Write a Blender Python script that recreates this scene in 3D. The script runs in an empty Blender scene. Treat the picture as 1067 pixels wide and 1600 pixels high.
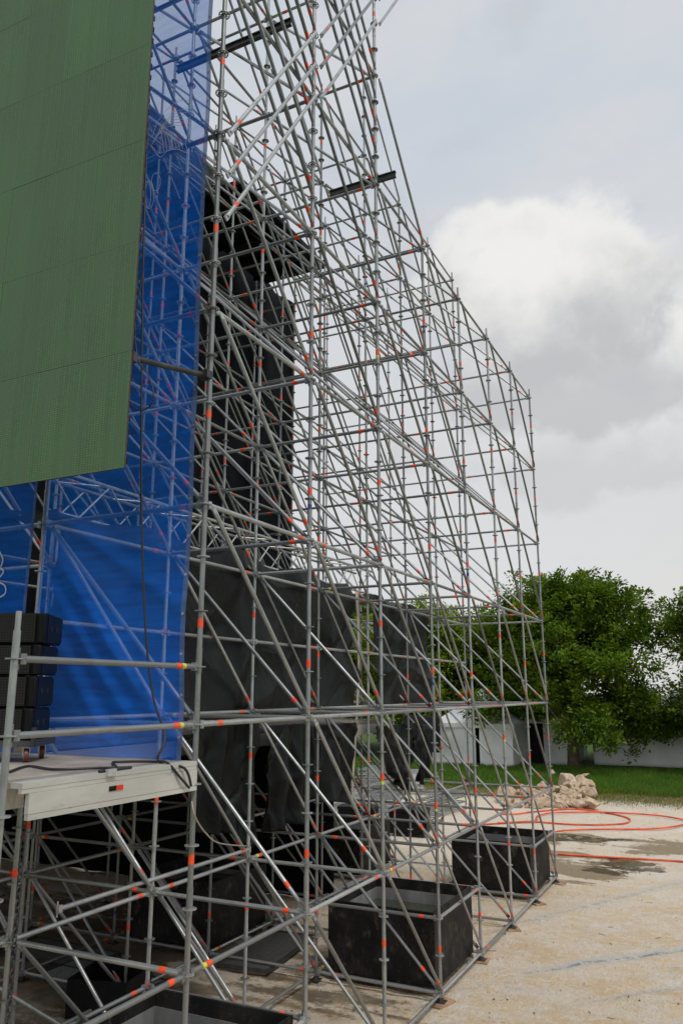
import bpy, bmesh, math, random
from mathutils import Vector, Matrix, noise as mnoise
R = math.radians
random.seed(7)
scene = bpy.context.scene
col = scene.collection

# ------------------------------------------------------------------ camera
H = 4.43                                   # eye height above the sand
FPX, YAW, PITCH = 1230.96, 0.458203, 0.222979
CX, CY = 533.5, 800.0
cam = bpy.data.cameras.new('camera'); camo = bpy.data.objects.new('camera', cam); col.objects.link(camo)
camo.location = (0, 0, H); camo.rotation_euler = (math.pi/2 + PITCH, 0, YAW)
cam.sensor_fit = 'VERTICAL'; cam.sensor_height = 36; cam.sensor_width = 24
cam.lens = FPX/1600*36; cam.clip_end = 2000; cam.clip_start = .05
scene.camera = camo

# ------------------------------------------------------------------ sky, sun, exposure
SUN_EL, SUN_AZ = R(58), R(118)             # azimuth clockwise from +Y
world = bpy.data.worlds.new('World'); scene.world = world; world.use_nodes = True
wn, wl = world.node_tree.nodes, world.node_tree.links
wn.clear()
def W(t, **kw):
    n = wn.new(t)
    for k, v in kw.items(): setattr(n, k, v)
    return n
def wmath(op, a, b=None, clamp=False):
    n = W('ShaderNodeMath', operation=op, use_clamp=clamp)
    for i, v in enumerate((a, b)):
        if v is None: continue
        if isinstance(v, (int, float)): n.inputs[i].default_value = v
        else: wl.new(v, n.inputs[i])
    return n.outputs[0]
def wmix(f, a, b):
    n = W('ShaderNodeMix', data_type='RGBA')
    for i, v in ((0, f), (6, a), (7, b)):
        if isinstance(v, (int, float)): n.inputs[i].default_value = v
        elif isinstance(v, tuple): n.inputs[i].default_value = (*v, 1)
        else: wl.new(v, n.inputs[i])
    return n.outputs[2]
def wnoise(vec, scale, detail, rough, dist=0.0):
    n = W('ShaderNodeTexNoise'); n.inputs['Scale'].default_value = scale; n.inputs['Detail'].default_value = detail
    n.inputs['Roughness'].default_value = rough; n.inputs['Distortion'].default_value = dist
    wl.new(vec, n.inputs['Vector']); return n.outputs['Fac']
def wramp(f, a, b):
    n = W('ShaderNodeMapRange', interpolation_type='SMOOTHSTEP')
    wl.new(f, n.inputs[0]); n.inputs[1].default_value = a; n.inputs[2].default_value = b
    return n.outputs[0]
tc = W('ShaderNodeTexCoord'); D = tc.outputs['Generated']
sky = W('ShaderNodeTexSky', sky_type='NISHITA', sun_disc=False, sun_elevation=SUN_EL, sun_rotation=SUN_AZ)
sep = W('ShaderNodeSeparateXYZ'); wl.new(D, sep.inputs[0])
mp = W('ShaderNodeMapping'); mp.inputs['Scale'].default_value = (1, 1, 1.7); mp.inputs['Location'].default_value = (.35, .1, .42)
wl.new(D, mp.inputs[0])
n1 = wnoise(mp.outputs[0], 2.3, 6, .55, .25)
n2 = wnoise(mp.outputs[0], 6.5, 8, .6, .4)
# thin overcast: blue-grey high up, paler near the horizon (all x10, the Background runs at 0.1)
over = wmix(wramp(sep.outputs[2], .05, .75), (6.75, 6.62, 6.35), (5.35, 5.85, 6.5))
over = wmix(wmath('MULTIPLY', wramp(n1, .40, .62), .75), over, (6.6, 6.65, 6.7))
over = wmix(wmath('MULTIPLY', wramp(n2, .52, .72), .4), over, (5.0, 5.15, 5.4))
over = wmix(.10, over, sky.outputs[0])
# heaped clouds: rounded, noise-edged, white crowns and grey undersides
def cumulus(base, centre, rx, rz, seed, strength=1.0):
    cv = Vector(centre).normalized()
    vm = W('ShaderNodeVectorMath', operation='SUBTRACT'); wl.new(D, vm.inputs[0]); vm.inputs[1].default_value = cv
    sc = W('ShaderNodeVectorMath', operation='MULTIPLY'); wl.new(vm.outputs[0], sc.inputs[0]); sc.inputs[1].default_value = (1/rx, 1/rx, 1/rz)
    ln = W('ShaderNodeVectorMath', operation='LENGTH'); wl.new(sc.outputs[0], ln.inputs[0])
    off = W('ShaderNodeMapping'); off.inputs['Location'].default_value = (seed, seed*.7, 0); wl.new(D, off.inputs[0])
    e = wnoise(off.outputs[0], 10, 9, .56, .12)
    big = wnoise(off.outputs[0], 4.0, 3, .5, 0)
    dist = wmath('ADD', ln.outputs['Value'], wmath('MULTIPLY', wmath('SUBTRACT', e, .5), 1.3))
    dist = wmath('ADD', dist, wmath('MULTIPLY', wmath('SUBTRACT', big, .5), 1.9))
    mask = wmath('SUBTRACT', 1.0, wramp(dist, .76, 1.04))
    s2 = W('ShaderNodeSeparateXYZ'); wl.new(sc.outputs[0], s2.inputs[0])
    h = wmath('ADD', s2.outputs[2], wmath('MULTIPLY', wmath('SUBTRACT', e, .5), 2.2))
    h = wmath('ADD', h, wmath('MULTIPLY', wmath('SUBTRACT', big, .5), 1.0))
    shade = wmix(wramp(h, -.55, .75), (4.75, 4.8, 4.95), (7.6, 7.55, 7.4))
    return wmix(wmath('MULTIPLY', mask, strength), base, shade)
skyc = over
skyc = cumulus(skyc, (-.06, .93, .285), .30, .075, 5.1, .45)
skyc = cumulus(skyc, (-.06, .915, .375), .20, .085, 7.2, .85)
skyc = cumulus(skyc, (-.165, .875, .445), .18, .105, 2.4)
skyc = cumulus(skyc, (.66, .68, .34), .34, .13, 3.7)
skyc = cumulus(skyc, (-.75, .55, .35), .36, .14, 6.6)
skyc = cumulus(skyc, (.80, -.35, .42), .40, .14, 1.9)
skyc = cumulus(skyc, (-.50, -.75, .40), .40, .14, 9.2)
bg = W('ShaderNodeBackground'); wl.new(skyc, bg.inputs[0]); bg.inputs[1].default_value = .096
wo = W('ShaderNodeOutputWorld'); wl.new(bg.outputs[0], wo.inputs[0])
sl = bpy.data.lights.new('sun', 'SUN'); sl.energy = 1.5; sl.angle = R(14); sl.color = (1, .955, .89)
so = bpy.data.objects.new('sun', sl); col.objects.link(so)
sd = Vector((math.sin(SUN_AZ)*math.cos(SUN_EL), math.cos(SUN_AZ)*math.cos(SUN_EL), math.sin(SUN_EL)))
so.rotation_euler = sd.to_track_quat('Z', 'Y').to_euler(); so.location = sd*60
vs = scene.view_settings; vs.view_transform = 'Standard'; vs.look = 'None'; vs.exposure = 0.24; vs.gamma = 1; vs.use_curve_mapping = False
scene.render.engine = 'CYCLES'
scene.cycles.transparent_max_bounces = 8; scene.cycles.max_bounces = 6; scene.cycles.diffuse_bounces = 3; scene.cycles.glossy_bounces = 3; scene.cycles.transmission_bounces = 3

# ------------------------------------------------------------------ pixel -> point helpers (1067x1600 photo pixels)
FW = Vector((-math.sin(YAW)*math.cos(PITCH), math.cos(YAW)*math.cos(PITCH), math.sin(PITCH)))
RT = Vector((math.cos(YAW), math.sin(YAW), 0)); UP = RT.cross(FW); EYE = Vector((0, 0, H))
def ray(x, y): return FW + RT*((x-CX)/FPX) + UP*((CY-y)/FPX)
def onX(x, y, X): d = ray(x, y); return EYE + d*(X/d.x)
def onY(x, y, Y): d = ray(x, y); return EYE + d*(Y/d.y)
def onZ(x, y, Z): d = ray(x, y); return EYE + d*((Z-H)/d.z)
def px(p):
    q = Vector(p)-EYE; z = q.dot(FW)
    if z < .05: return None
    return (CX+FPX*q.dot(RT)/z, CY-FPX*q.dot(UP)/z, z)

# ------------------------------------------------------------------ materials
class NT:
    def __init__(s, name):
        s.m = bpy.data.materials.new(name); s.m.use_nodes = True
        s.t = s.m.node_tree; s.n = s.t.nodes; s.l = s.t.links
        s.b = s.n['Principled BSDF']; s.out = s.n['Material Output']
        s.tc = s.n.new('ShaderNodeTexCoord')
    def put(s, sock, v):
        if isinstance(v, (int, float)): sock.default_value = v
        elif isinstance(v, tuple): sock.default_value = (*v, 1) if len(v) == 3 else v
        else: s.l.new(v, sock)
    def noise(s, scale, detail=4, rough=.55, vec=None, dist=0, sc=None):
        vec = vec or s.tc.outputs['Object']
        if sc:
            m = s.n.new('ShaderNodeMapping'); m.inputs['Scale'].default_value = sc; s.l.new(vec, m.inputs[0]); vec = m.outputs[0]
        n = s.n.new('ShaderNodeTexNoise'); s.l.new(vec, n.inputs['Vector'])
        n.inputs['Scale'].default_value = scale; n.inputs['Detail'].default_value = detail; n.inputs['Roughness'].default_value = rough; n.inputs['Distortion'].default_value = dist
        return n.outputs['Fac']
    def ramp(s, f, a, b, lo=0., hi=1.):
        n = s.n.new('ShaderNodeMapRange'); n.interpolation_type = 'SMOOTHSTEP'; s.l.new(f, n.inputs[0])
        for i, v in enumerate((a, b, lo, hi)): n.inputs[i+1].default_value = v
        return n.outputs[0]
    def mix(s, f, a, b):
        n = s.n.new('ShaderNodeMix'); n.data_type = 'RGBA'
        s.put(n.inputs[0], f); s.put(n.inputs[6], a); s.put(n.inputs[7], b); return n.outputs[2]
    def math(s, op, a, b=0.):
        n = s.n.new('ShaderNodeMath'); n.operation = op; s.put(n.inputs[0], a); s.put(n.inputs[1], b); return n.outputs[0]
    def bump(s, h, strength=.3, dist=.01):
        n = s.n.new('ShaderNodeBump'); n.inputs['Strength'].default_value = strength; n.inputs['Distance'].default_value = dist
        s.l.new(h, n.inputs['Height']); s.l.new(n.outputs[0], s.b.inputs['Normal'])
    def rnd(s):
        n = s.n.new('ShaderNodeObjectInfo'); return n.outputs['Random']
    def set(s, **kw):
        names = dict(col='Base Color', rough='Roughness', metal='Metallic', spec='Specular IOR Level')
        for k, v in kw.items(): s.put(s.b.inputs[names[k]], v)
        return s
M = {}
def steel(name, c, metal=.55, rough=.48):
    t = NT(name); r = t.rnd()
    base = t.mix(r, tuple(x*.55 for x in c), tuple(min(1, x*1.25) for x in c))
    wear = t.noise(9, 5, .65, sc=(1, 1, .35)); base = t.mix(t.ramp(wear, .42, .72, 0, .55), base, (.13, .13, .125))
    warm = t.noise(3.1, 3, .6); base = t.mix(t.ramp(warm, .56, .72, 0, .30), base, tuple(q*w_ for q, w_ in zip(c, (1.0, .84, .62))))
    t.set(col=base, metal=metal, rough=t.ramp(wear, .3, .7, rough-.1, rough+.14)); t.bump(t.noise(60, 3), .12, .002)
    M[name] = t.m
steel('galvanised', (.38, .395, .395), .5, .36)
steel('dark_steel', (.05, .052, .055), .3, .5)
steel('aluminium', (.60, .61, .60), .6, .4)
def plain(name, c, rough=.5, var=.25, scale=6, metal=0, bump=0, spec=.5):
    t = NT(name); n = t.noise(scale, 5, .6)
    lo = tuple(x*(1-var) for x in c); hi = tuple(min(1, x*(1+var)) for x in c)
    t.set(col=t.mix(t.ramp(n, .3, .7), lo, hi), rough=rough, metal=metal, spec=spec)
    if bump: t.bump(t.noise(scale*6, 4), bump, .004)
    M[name] = t.m; return t
plain('tape_orange', (.86, .085, .02), .45, .12, 30)
plain('tape_yellow', (.62, .60, .05), .45, .12, 30)
plain('tape_red', (.30, .02, .03), .5, .2, 30)
plain('tape_blue', (.03, .07, .25), .5, .3, 30)
plain('black_plastic', (.007, .007, .008), .5, .25, 8, bump=.1, spec=.16)
plain('navy_panel', (.004, .008, .017), .45, .25, 8, spec=.2)
plain('rubber', (.014, .014, .014), .55, .2, 12)
plain('wheel_red', (.13, .03, .02), .5, .2, 20)
plain('hose_orange', (.72, .10, .035), .55, .32, 1.6)
plain('white_print', (.50, .58, .72), .6, .05, 10)
plain('board', (.34, .22, .13), .85, .35, 5, bump=.4)
plain('white_fabric', (.86, .87, .87), .7, .07, .5)
plain('tent_dark', (.012, .012, .013), .9, .2, 1)
plain('bark', (.10, .075, .055), .9, .35, 4, bump=.6)
plain('reflector', (.70, .04, .02), .3, .1, 40)
plain('hem', (.42, .38, .31), .7, .15, 8)
plain('led_edge', (.045, .03, .022), .6, .4, 9)

t = NT('black_tarp')                                     # woven vinyl, dusty, softly shiny
d = t.noise(1.1, 6, .65); d2 = t.noise(7, 5, .7, sc=(1, .5, 1)); sc_ = t.noise(11, 6, .75, sc=(1, 3.5, .35))
c = t.mix(t.ramp(d, .35, .75), (.0030, .0040, .0046), (.0065, .0082, .0092))
c = t.mix(t.ramp(d2, .68, .84, 0, .20), c, (.04, .04, .04))
c = t.mix(t.ramp(sc_, .72, .82, 0, .22), c, (.14, .14, .14))
t.set(col=c, rough=t.ramp(d, .3, .7, .36, .50), spec=.24)
t.bump(t.noise(1.8, 4, .5, sc=(1, 1, .8), dist=1.2), .5, .07); M['black_tarp'] = t.m

t = NT('dark_drape')                                     # heavy matt stage drape
d = t.noise(.8, 5, .6)
t.set(col=t.mix(t.ramp(d, .35, .7), (.006, .0075, .009), (.012, .014, .016)), rough=.9, spec=.08)
t.bump(t.noise(2.0, 5, .6, sc=(1, 1, .3)), .5, .06); M['dark_drape'] = t.m

t = NT('grey_drape'); d = t.noise(.9, 5, .6)
t.set(col=t.mix(t.ramp(d, .35, .7), (.035, .038, .042), (.065, .069, .074)), rough=.85, spec=.1); M['grey_drape'] = t.m

def mesh_fabric(name, opac, c):
    t = NT(name); lp = t.noise(2.4, 6, .6, sc=(.6, 1, 5), dist=.4)
    cc = t.mix(t.ramp(lp, .36, .68), tuple(x*.88 for x in c), tuple(min(1, x*1.12) for x in c))
    t.set(col=cc, rough=.7, spec=.06); t.bump(t.noise(3.0, 5, .55, sc=(.7, 1, 4), dist=.6), .05, .03)
    tl = t.n.new('ShaderNodeBsdfTranslucent'); t.l.new(cc, tl.inputs[0])
    a = t.n.new('ShaderNodeMixShader'); a.inputs[0].default_value = .30; t.l.new(t.b.outputs[0], a.inputs[1]); t.l.new(tl.outputs[0], a.inputs[2])
    tr = t.n.new('ShaderNodeBsdfTransparent'); tr.inputs[0].default_value = (.86, .92, 1, 1)
    b = t.n.new('ShaderNodeMixShader'); t.put(b.inputs[0], t.ramp(lp, .3, .7, opac-.05, opac+.05)); t.l.new(tr.outputs[0], b.inputs[1]); t.l.new(a.outputs[0], b.inputs[2])
    t.l.new(b.outputs[0], t.out.inputs[0]); M[name] = t.m
mesh_fabric('blue_mesh', .52, (.010, .200, .95))
mesh_fabric('blue_hem', .84, (.12, .20, .46))

t = NT('led_face')                                       # green diode modules behind fine louvres
obj = t.tc.outputs['Object']
br = t.n.new('ShaderNodeTexBrick'); br.offset = 0.0; br.inputs['Scale'].default_value = 1.0
mpn = t.n.new('ShaderNodeMapping'); mpn.inputs['Rotation'].default_value = (math.pi/2, 0, 0); t.l.new(obj, mpn.inputs[0]); t.l.new(mpn.outputs[0], br.inputs['Vector'])
br.inputs['Brick Width'].default_value = .031; br.inputs['Row Height'].default_value = .021; br.inputs['Mortar Size'].default_value = .0035; br.inputs['Mortar Smooth'].default_value = .6
br.inputs['Color1'].default_value = (.115, .215, .098, 1); br.inputs['Color2'].default_value = (.150, .260, .120, 1); br.inputs['Mortar'].default_value = (.036, .078, .036, 1)
st = t.noise(1.0, 5, .6, sc=(26, 1, .8)); bl = t.noise(1.6, 5, .6, sc=(1, 1, .5))
geo = t.n.new('ShaderNodeNewGeometry')
wide = t.noise(.55, 3, .5, vec=geo.outputs['Position'])
c = t.mix(t.ramp(st, .35, .68, .0, .55), br.outputs['Color'], (.058, .122, .056))
c = t.mix(t.ramp(bl, .42, .66, 0, .62), c, (.105, .145, .098))
c = t.mix(t.ramp(wide, .42, .62, 0, .35), c, (.100, .250, .095))
c = t.mix(t.ramp(t.noise(1.2, 5, .65, sc=(3, 1, 1)), .40, .62, 0, .55), c, (.100, .180, .088))
c = t.mix(t.math('MULTIPLY', t.rnd(), .30), c, (.08, .11, .08))
t.set(col=c, rough=.6, spec=.3); t.bump(t.noise(30, 4, .6, sc=(1, 1, .3)), .25, .004); M['led_face'] = t.m

t = NT('speaker_grille')                                 # hexagonal punched steel
vo = t.n.new('ShaderNodeTexVoronoi'); vo.inputs['Scale'].default_value = 42; vo.inputs['Randomness'].default_value = 0.0
t.l.new(t.tc.outputs['Object'], vo.inputs['Vector'])
f = t.ramp(vo.outputs['Distance'], .30, .38)
t.set(col=t.mix(f, (.001, .001, .001), (.024, .023, .021)), rough=.6, spec=.12); t.bump(f, .5, .004); M['speaker_grille'] = t.m

t = NT('tank_outside')                                   # tar-black rusty plate
d = t.noise(2.2, 7, .7); e = t.noise(9, 6, .7, sc=(1, 1, .5))
c = t.mix(t.ramp(d, .40, .66), (.006, .006, .0065), (.022, .021, .020))
c = t.mix(t.ramp(e, .54, .70, 0, .85), c, (.075, .047, .028)); g = t.noise(3.2, 9, .78)
c = t.mix(t.ramp(g, .56, .70, 0, .8), c, (.155, .14, .12)); k2 = t.noise(14, 7, .8)
c = t.mix(t.ramp(k2, .62, .72, 0, .7), c, (.22, .21, .19))
t.set(col=c, rough=.62, spec=.25); t.bump(e, .5, .01); M['tank_outside'] = t.m
t = NT('tank_inside')
d = t.noise(2.2, 6, .6, sc=(1, 1, .3)); c = t.mix(t.ramp(d, .35, .7), (.15, .155, .155), (.30, .30, .29))
t.set(col=c, rough=.6); M['tank_inside'] = t.m
t = NT('tank_water'); t.set(col=(.045, .05, .035), rough=.04); t.bump(t.noise(4, 3), .06, .01); M['tank_water'] = t.m

t = NT('deck_alu')
d = t.noise(3, 6, .65, sc=(1, .25, 1)); e = t.noise(16, 5, .7, sc=(1, .2, 1))
c = t.mix(t.ramp(d, .35, .7), (.46, .45, .42), (.60, .585, .54)); c = t.mix(t.ramp(e, .60, .75, 0, .55), c, (.20, .19, .17))
t.set(col=c, rough=.5, metal=.15); M['deck_alu'] = t.m
t = NT('deck_ply')
d = t.noise(2.5, 7, .7); e = t.noise(14, 5, .7)
c = t.mix(t.ramp(d, .35, .7), (.24, .21, .18), (.40, .36, .31)); c = t.mix(t.ramp(e, .58, .74, 0, .6), c, (.14, .12, .10))
t.set(col=c, rough=.75); M['deck_ply'] = t.m

t = NT('rock')
d = t.noise(3, 7, .65); c = t.mix(t.ramp(d, .32, .7), (.36, .26, .17), (.68, .56, .42))
c = t.mix(t.math('MULTIPLY', t.rnd(), .5), c, (.52, .37, .25)); t.set(col=c, rough=.9); t.bump(t.noise(9, 6, .7), .7, .04); M['rock'] = t.m

def leafmat(name, a, b):
    t = NT(name); d = t.noise(.9, 3, .5); e = t.noise(7, 2, .5)
    c = t.mix(t.ramp(d, .34, .66), a, b); c = t.mix(t.ramp(e, .35, .7, 0, .45), c, tuple(x*1.5 for x in b))
    t.set(col=c, rough=.55, spec=.16)
    tl = t.n.new('ShaderNodeBsdfTranslucent'); t.l.new(c, tl.inputs[0])
    m = t.n.new('ShaderNodeMixShader'); m.inputs[0].default_value = .30; t.l.new(t.b.outputs[0], m.inputs[1]); t.l.new(tl.outputs[0], m.inputs[2])
    t.l.new(m.outputs[0], t.out.inputs[0]); M[name] = t.m
leafmat('leaf', (.050, .112, .012), (.150, .230, .016))
leafmat('leaf_pale', (.14, .22, .018), (.22, .32, .025))
leafmat('grass', (.06, .15, .016), (.115, .205, .024))
leafmat('dry_grass', (.27, .23, .09), (.17, .20, .04))

# sand sheet: pale caliche, wheel marks, wet hollows; turf behind the bank
t = NT('sand')
P = t.tc.outputs['Object']
sx = t.n.new('ShaderNodeSeparateXYZ'); t.l.new(P, sx.inputs[0])
a = t.noise(.55, 7, .62); bfine = t.noise(5.0, 8, .72); g = t.noise(38, 4, .7)
strk = t.noise(1.3, 6, .6, sc=(.28, 1.1, 1), dist=.5)
c = t.mix(t.ramp(a, .38, .64), (.72, .545, .345), (.79, .625, .43))
c = t.mix(t.ramp(strk, .46, .66, 0, .60), c, (.80, .73, .62))
fl = t.noise(1.7, 9, .78, dist=.6); c = t.mix(t.ramp(fl, .48, .60, 0, .55), c, (.80, .74, .655)); fl2 = t.noise(2.9, 9, .8, dist=.8); c = t.mix(t.ramp(fl2, .54, .66, 0, .30), c, (.60, .45, .28))
c = t.mix(t.ramp(bfine, .50, .74, 0, .30), c, (.55, .42, .27))
c = t.mix(t.ramp(g, .56, .74, 0, .28), c, (.44, .33, .21)); g2 = t.noise(90, 3, .7); c = t.mix(t.ramp(g2, .62, .74, 0, .6), c, (.16, .12, .08))
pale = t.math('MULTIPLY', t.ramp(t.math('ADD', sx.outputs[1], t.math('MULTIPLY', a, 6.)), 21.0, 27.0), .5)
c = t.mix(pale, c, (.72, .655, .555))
p3 = t.noise(4.2, 9, .80, sc=(.7, 1, 1), dist=.9); c = t.mix(t.ramp(p3, .50, .58, 0, .55), c, (.80, .76, .70)); p4 = t.noise(6.5, 9, .82, sc=(.6, 1, 1), dist=.6); c = t.mix(t.ramp(p4, .56, .66, 0, .45), c, (.58, .43, .265)); p5 = t.noise(21, 7, .8); c = t.mix(t.ramp(p5, .62, .70, 0, .40), c, (.32, .24, .16))
gs = t.noise(2.3, 9, .75, sc=(.25, 1, 1), dist=.7); c = t.mix(t.ramp(gs, .60, .70, 0, .7), c, (.42, .42, .42))
def spot(cx_, cy_, rx, ry, lo=.55, hi=1.0, w=1.3):
    u = t.math('DIVIDE', t.math('SUBTRACT', sx.outputs[0], cx_), rx); v = t.math('DIVIDE', t.math('SUBTRACT', sx.outputs[1], cy_), ry)
    q = t.math('ADD', t.math('MULTIPLY', u, u), t.math('MULTIPLY', v, v)); q = t.math('ADD', q, t.math('MULTIPLY', t.math('SUBTRACT', bfine, .5), w*1.6))
    q = t.math('ADD', q, t.math('MULTIPLY', t.math('SUBTRACT', strk, .5), w*4.2)); q = t.math('ADD', q, t.math('MULTIPLY', t.math('SUBTRACT', fl, .5), w*1.6))
    return t.ramp(q, lo, hi, 1., 0.)
wet = None
WP = [(930, 1358, 60, 18), (860, 1340, 75, 14), (905, 1312, 75, 8), (1040, 1325, 60, 14), (830, 1313, 55, 9), (890, 1362, 35, 8)]
for (ux, uy, wx, wy) in WP:
    p = onZ(ux, uy, 0); e1 = onZ(ux+wx, uy, 0); e2 = onZ(ux, uy-wy, 0)
    s_ = spot(p.x, p.y, (e1-p).length, (e2-p).length); wet = s_ if wet is None else t.math('MAXIMUM', wet, s_)
dp = spot(-12.5, 9.0, 7.6, 6.4, .5, 1.15)                     # wet mud, painted darker to deepen the shadow under the stage
mud_shade = t.math('MULTIPLY', dp, t.ramp(a, .35, .6, .45, 1.)); 
wet_and_shade = t.math('MAXIMUM', wet, mud_shade)
c = t.mix(t.math('MULTIPLY', wet, .80), c, (.24, .18, .095)); c = t.mix(t.math('MULTIPLY', mud_shade, .88), c, (.12, .092, .06))
pud = t.math('MAXIMUM', spot(onZ(975, 1356, 0).x, onZ(975, 1356, 0).y, 1.0, .9, .35, .75), spot(onZ(905, 1312, 0).x, onZ(905, 1312, 0).y, 1.6, .7, .25, .65))
c = t.mix(t.math('MULTIPLY', pud, .85), c, (.085, .075, .042))
for (pa, pb, wd, sh_) in ((onZ(880, 1512, 0), onZ(1060, 1484, 0), .16, .85), (onZ(960, 1556, 0), onZ(1060, 1542, 0), .10, .5), (onZ(820, 1440, 0), onZ(1000, 1395, 0), .22, .35)):
    dv = (pb-pa).normalized()
    dd_ = t.math('ABSOLUTE', t.math('ADD', t.math('SUBTRACT', t.math('MULTIPLY', t.math('SUBTRACT', sx.outputs[0], pa.x), dv.y), t.math('MULTIPLY', t.math('SUBTRACT', sx.outputs[1], pa.y), dv.x)), t.math('MULTIPLY', t.math('SUBTRACT', a, .5), .5)))
    al = t.math('ADD', t.math('MULTIPLY', t.math('SUBTRACT', sx.outputs[0], pa.x), dv.x), t.math('MULTIPLY', t.math('SUBTRACT', sx.outputs[1], pa.y), dv.y))
    on = t.math('MULTIPLY', t.ramp(dd_, wd*.6, wd*1.3, sh_, 0.), t.ramp(al, -1.2, .2))
    c = t.mix(on, c, (.62, .61, .57)); c = t.mix(t.math('MULTIPLY', t.math('MULTIPLY', on, t.ramp(dd_, 0., wd*.55, 1., 0.)), t.ramp(bfine, .46, .56)), c, (.20, .20, .19))
turf = t.ramp(t.math('ADD', sx.outputs[1], t.math('MULTIPLY', t.math('SUBTRACT', a, .5), 3.)), 37.0, 38.6)
turf = t.math('MAXIMUM', turf, t.math('MAXIMUM', t.ramp(sx.outputs[0], 6.5, 9.0), t.ramp(sx.outputs[1], 2.5, 1.0)))      # unseen lawn added beside and behind the camera to cut bounced light
grav = t.math('MULTIPLY', t.ramp(sx.outputs[1], 33.6, 35.2), t.ramp(bfine, .40, .6))
olive = t.ramp(t.math('ADD', sx.outputs[1], t.math('MULTIPLY', t.math('SUBTRACT', bfine, .5), 5.)), 34.2, 36.4); c = t.mix(t.math('MULTIPLY', olive, .85), c, (.25, .22, .10)); c = t.mix(t.math('MULTIPLY', grav, .6), c, (.26, .23, .19))
c = t.mix(turf, c, t.mix(t.ramp(bfine, .35, .65), (.05, .10, .013), (.08, .13, .018)))
rr = t.n.new('ShaderNodeMapRange'); t.l.new(pud, rr.inputs[0]); rr.inputs[3].default_value = .93; rr.inputs[4].default_value = .10
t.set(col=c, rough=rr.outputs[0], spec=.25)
hh = t.math('ADD', t.math('ADD', t.math('MULTIPLY', bfine, 1.), t.math('MULTIPLY', g, .35)), t.math('MULTIPLY', t.noise(13, 6, .7), .6)); hh = t.math('MULTIPLY', hh, t.math('SUBTRACT', 1., pud))
t.bump(hh, 1.0, .08); M['sand'] = t.m

# ------------------------------------------------------------------ mesh builder
def basis(d, up=Vector((0, 0, 1))):
    d = d.normalized()
    if abs(d.dot(up)) > .98: up = Vector((0, 1, 0))
    x = up.cross(d).normalized(); y = d.cross(x)
    return x, y, d
class MB:
    def __init__(s): s.v = []; s.f = []; s.m = []; s.mats = []
    def mi(s, m):
        if m not in s.mats: s.mats.append(m)
        return s.mats.index(m)
    def add(s, vs, fs, m):
        o = len(s.v); s.v += [tuple(v) for v in vs]; i = s.mi(m)
        for f in fs: s.f.append(tuple(o+k for k in f)); s.m.append(i)
    def tube(s, p0, p1, r, m, n=10, r1=None, cap=True):
        p0, p1 = Vector(p0), Vector(p1); x, y, d = basis(p1-p0); r1 = r if r1 is None else r1
        vs = []
        for p, q in ((p0, r), (p1, r1)):
            for i in range(n):
                a = 2*math.pi*i/n; vs.append(p+x*math.cos(a)*q+y*math.sin(a)*q)
        fs = [(i, (i+1) % n, n+(i+1) % n, n+i) for i in range(n)]
        if cap: fs += [tuple(range(n-1, -1, -1)), tuple(range(n, 2*n))]
        s.add(vs, fs, m); return s
    def path(s, pts, r, m, n=8):
        pts = [Vector(p) for p in pts]; vs = []; prev = None
        for i, p in enumerate(pts):
            d = (pts[min(i+1, len(pts)-1)]-pts[max(i-1, 0)]).normalized()
            x, y, _ = basis(d)
            if prev is not None:
                x = (prev-d*prev.dot(d)).normalized(); y = d.cross(x)
            prev = x; rr_ = r(i/(len(pts)-1)) if callable(r) else r
            for k in range(n):
                a = 2*math.pi*k/n; vs.append(p+x*math.cos(a)*rr_+y*math.sin(a)*rr_)
        fs = [(i*n+k, i*n+(k+1) % n, (i+1)*n+(k+1) % n, (i+1)*n+k) for i in range(len(pts)-1) for k in range(n)]
        fs += [tuple(range(n-1, -1, -1)), tuple((len(pts)-1)*n+k for k in range(n))]
        s.add(vs, fs, m); return s
    def box(s, c, size, m, rot=None, bev=0):
        c = Vector(c); hx, hy, hz = (q/2 for q in size)
        vs = [Vector((a*hx, b_*hy, e*hz)) for a in (-1, 1) for b_ in (-1, 1) for e in (-1, 1)]
        if rot is not None: vs = [rot @ v for v in vs]
        s.add([c+v for v in vs], [(0, 1, 3, 2), (4, 6, 7, 5), (0, 4, 5, 1), (2, 3, 7, 6), (0, 2, 6, 4), (1, 5, 7, 3)], m); return s
    def ring(s, c, axis, r0, r1, h, m, n=16):
        c = Vector(c); x, y, d = basis(Vector(axis)); vs = []
        for (r, z) in ((r0, -h/2), (r1, -h/2), (r1, h/2), (r0, h/2)):
            for i in range(n):
                a = 2*math.pi*i/n; vs.append(c+x*math.cos(a)*r+y*math.sin(a)*r+d*z)
        fs = [(q*n+i, q*n+(i+1) % n, ((q+1) % 4)*n+(i+1) % n, ((q+1) % 4)*n+i) for q in range(4) for i in range(n)]
        s.add(vs, fs, m); return s
    def merge(s, mesh, mat4):
        o = len(s.v); s.v += [tuple(mat4 @ v.co) for v in mesh.vertices]
        idx = [s.mi(m) for m in mesh['matnames'].split(',')]
        for p in mesh.polygons: s.f.append(tuple(o+k for k in p.vertices)); s.m.append(idx[p.material_index])
    def mesh(s, name, smooth=True):
        me = bpy.data.meshes.new(name); me.from_pydata(s.v, [], s.f)
        for m in s.mats: me.materials.append(M[m])
        me.polygons.foreach_set('material_index', s.m)
        if smooth: 
            me.polygons.foreach_set('use_smooth', [True]*len(s.f))
            try: me.set_sharp_from_angle(angle=R(40))
            except Exception: pass
        me['matnames'] = ','.join(s.mats); me.update(); return me
    def build(s, name, parent=None, mat=None, smooth=True): return ob(name, s.mesh(name, smooth), parent, mat)
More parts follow.
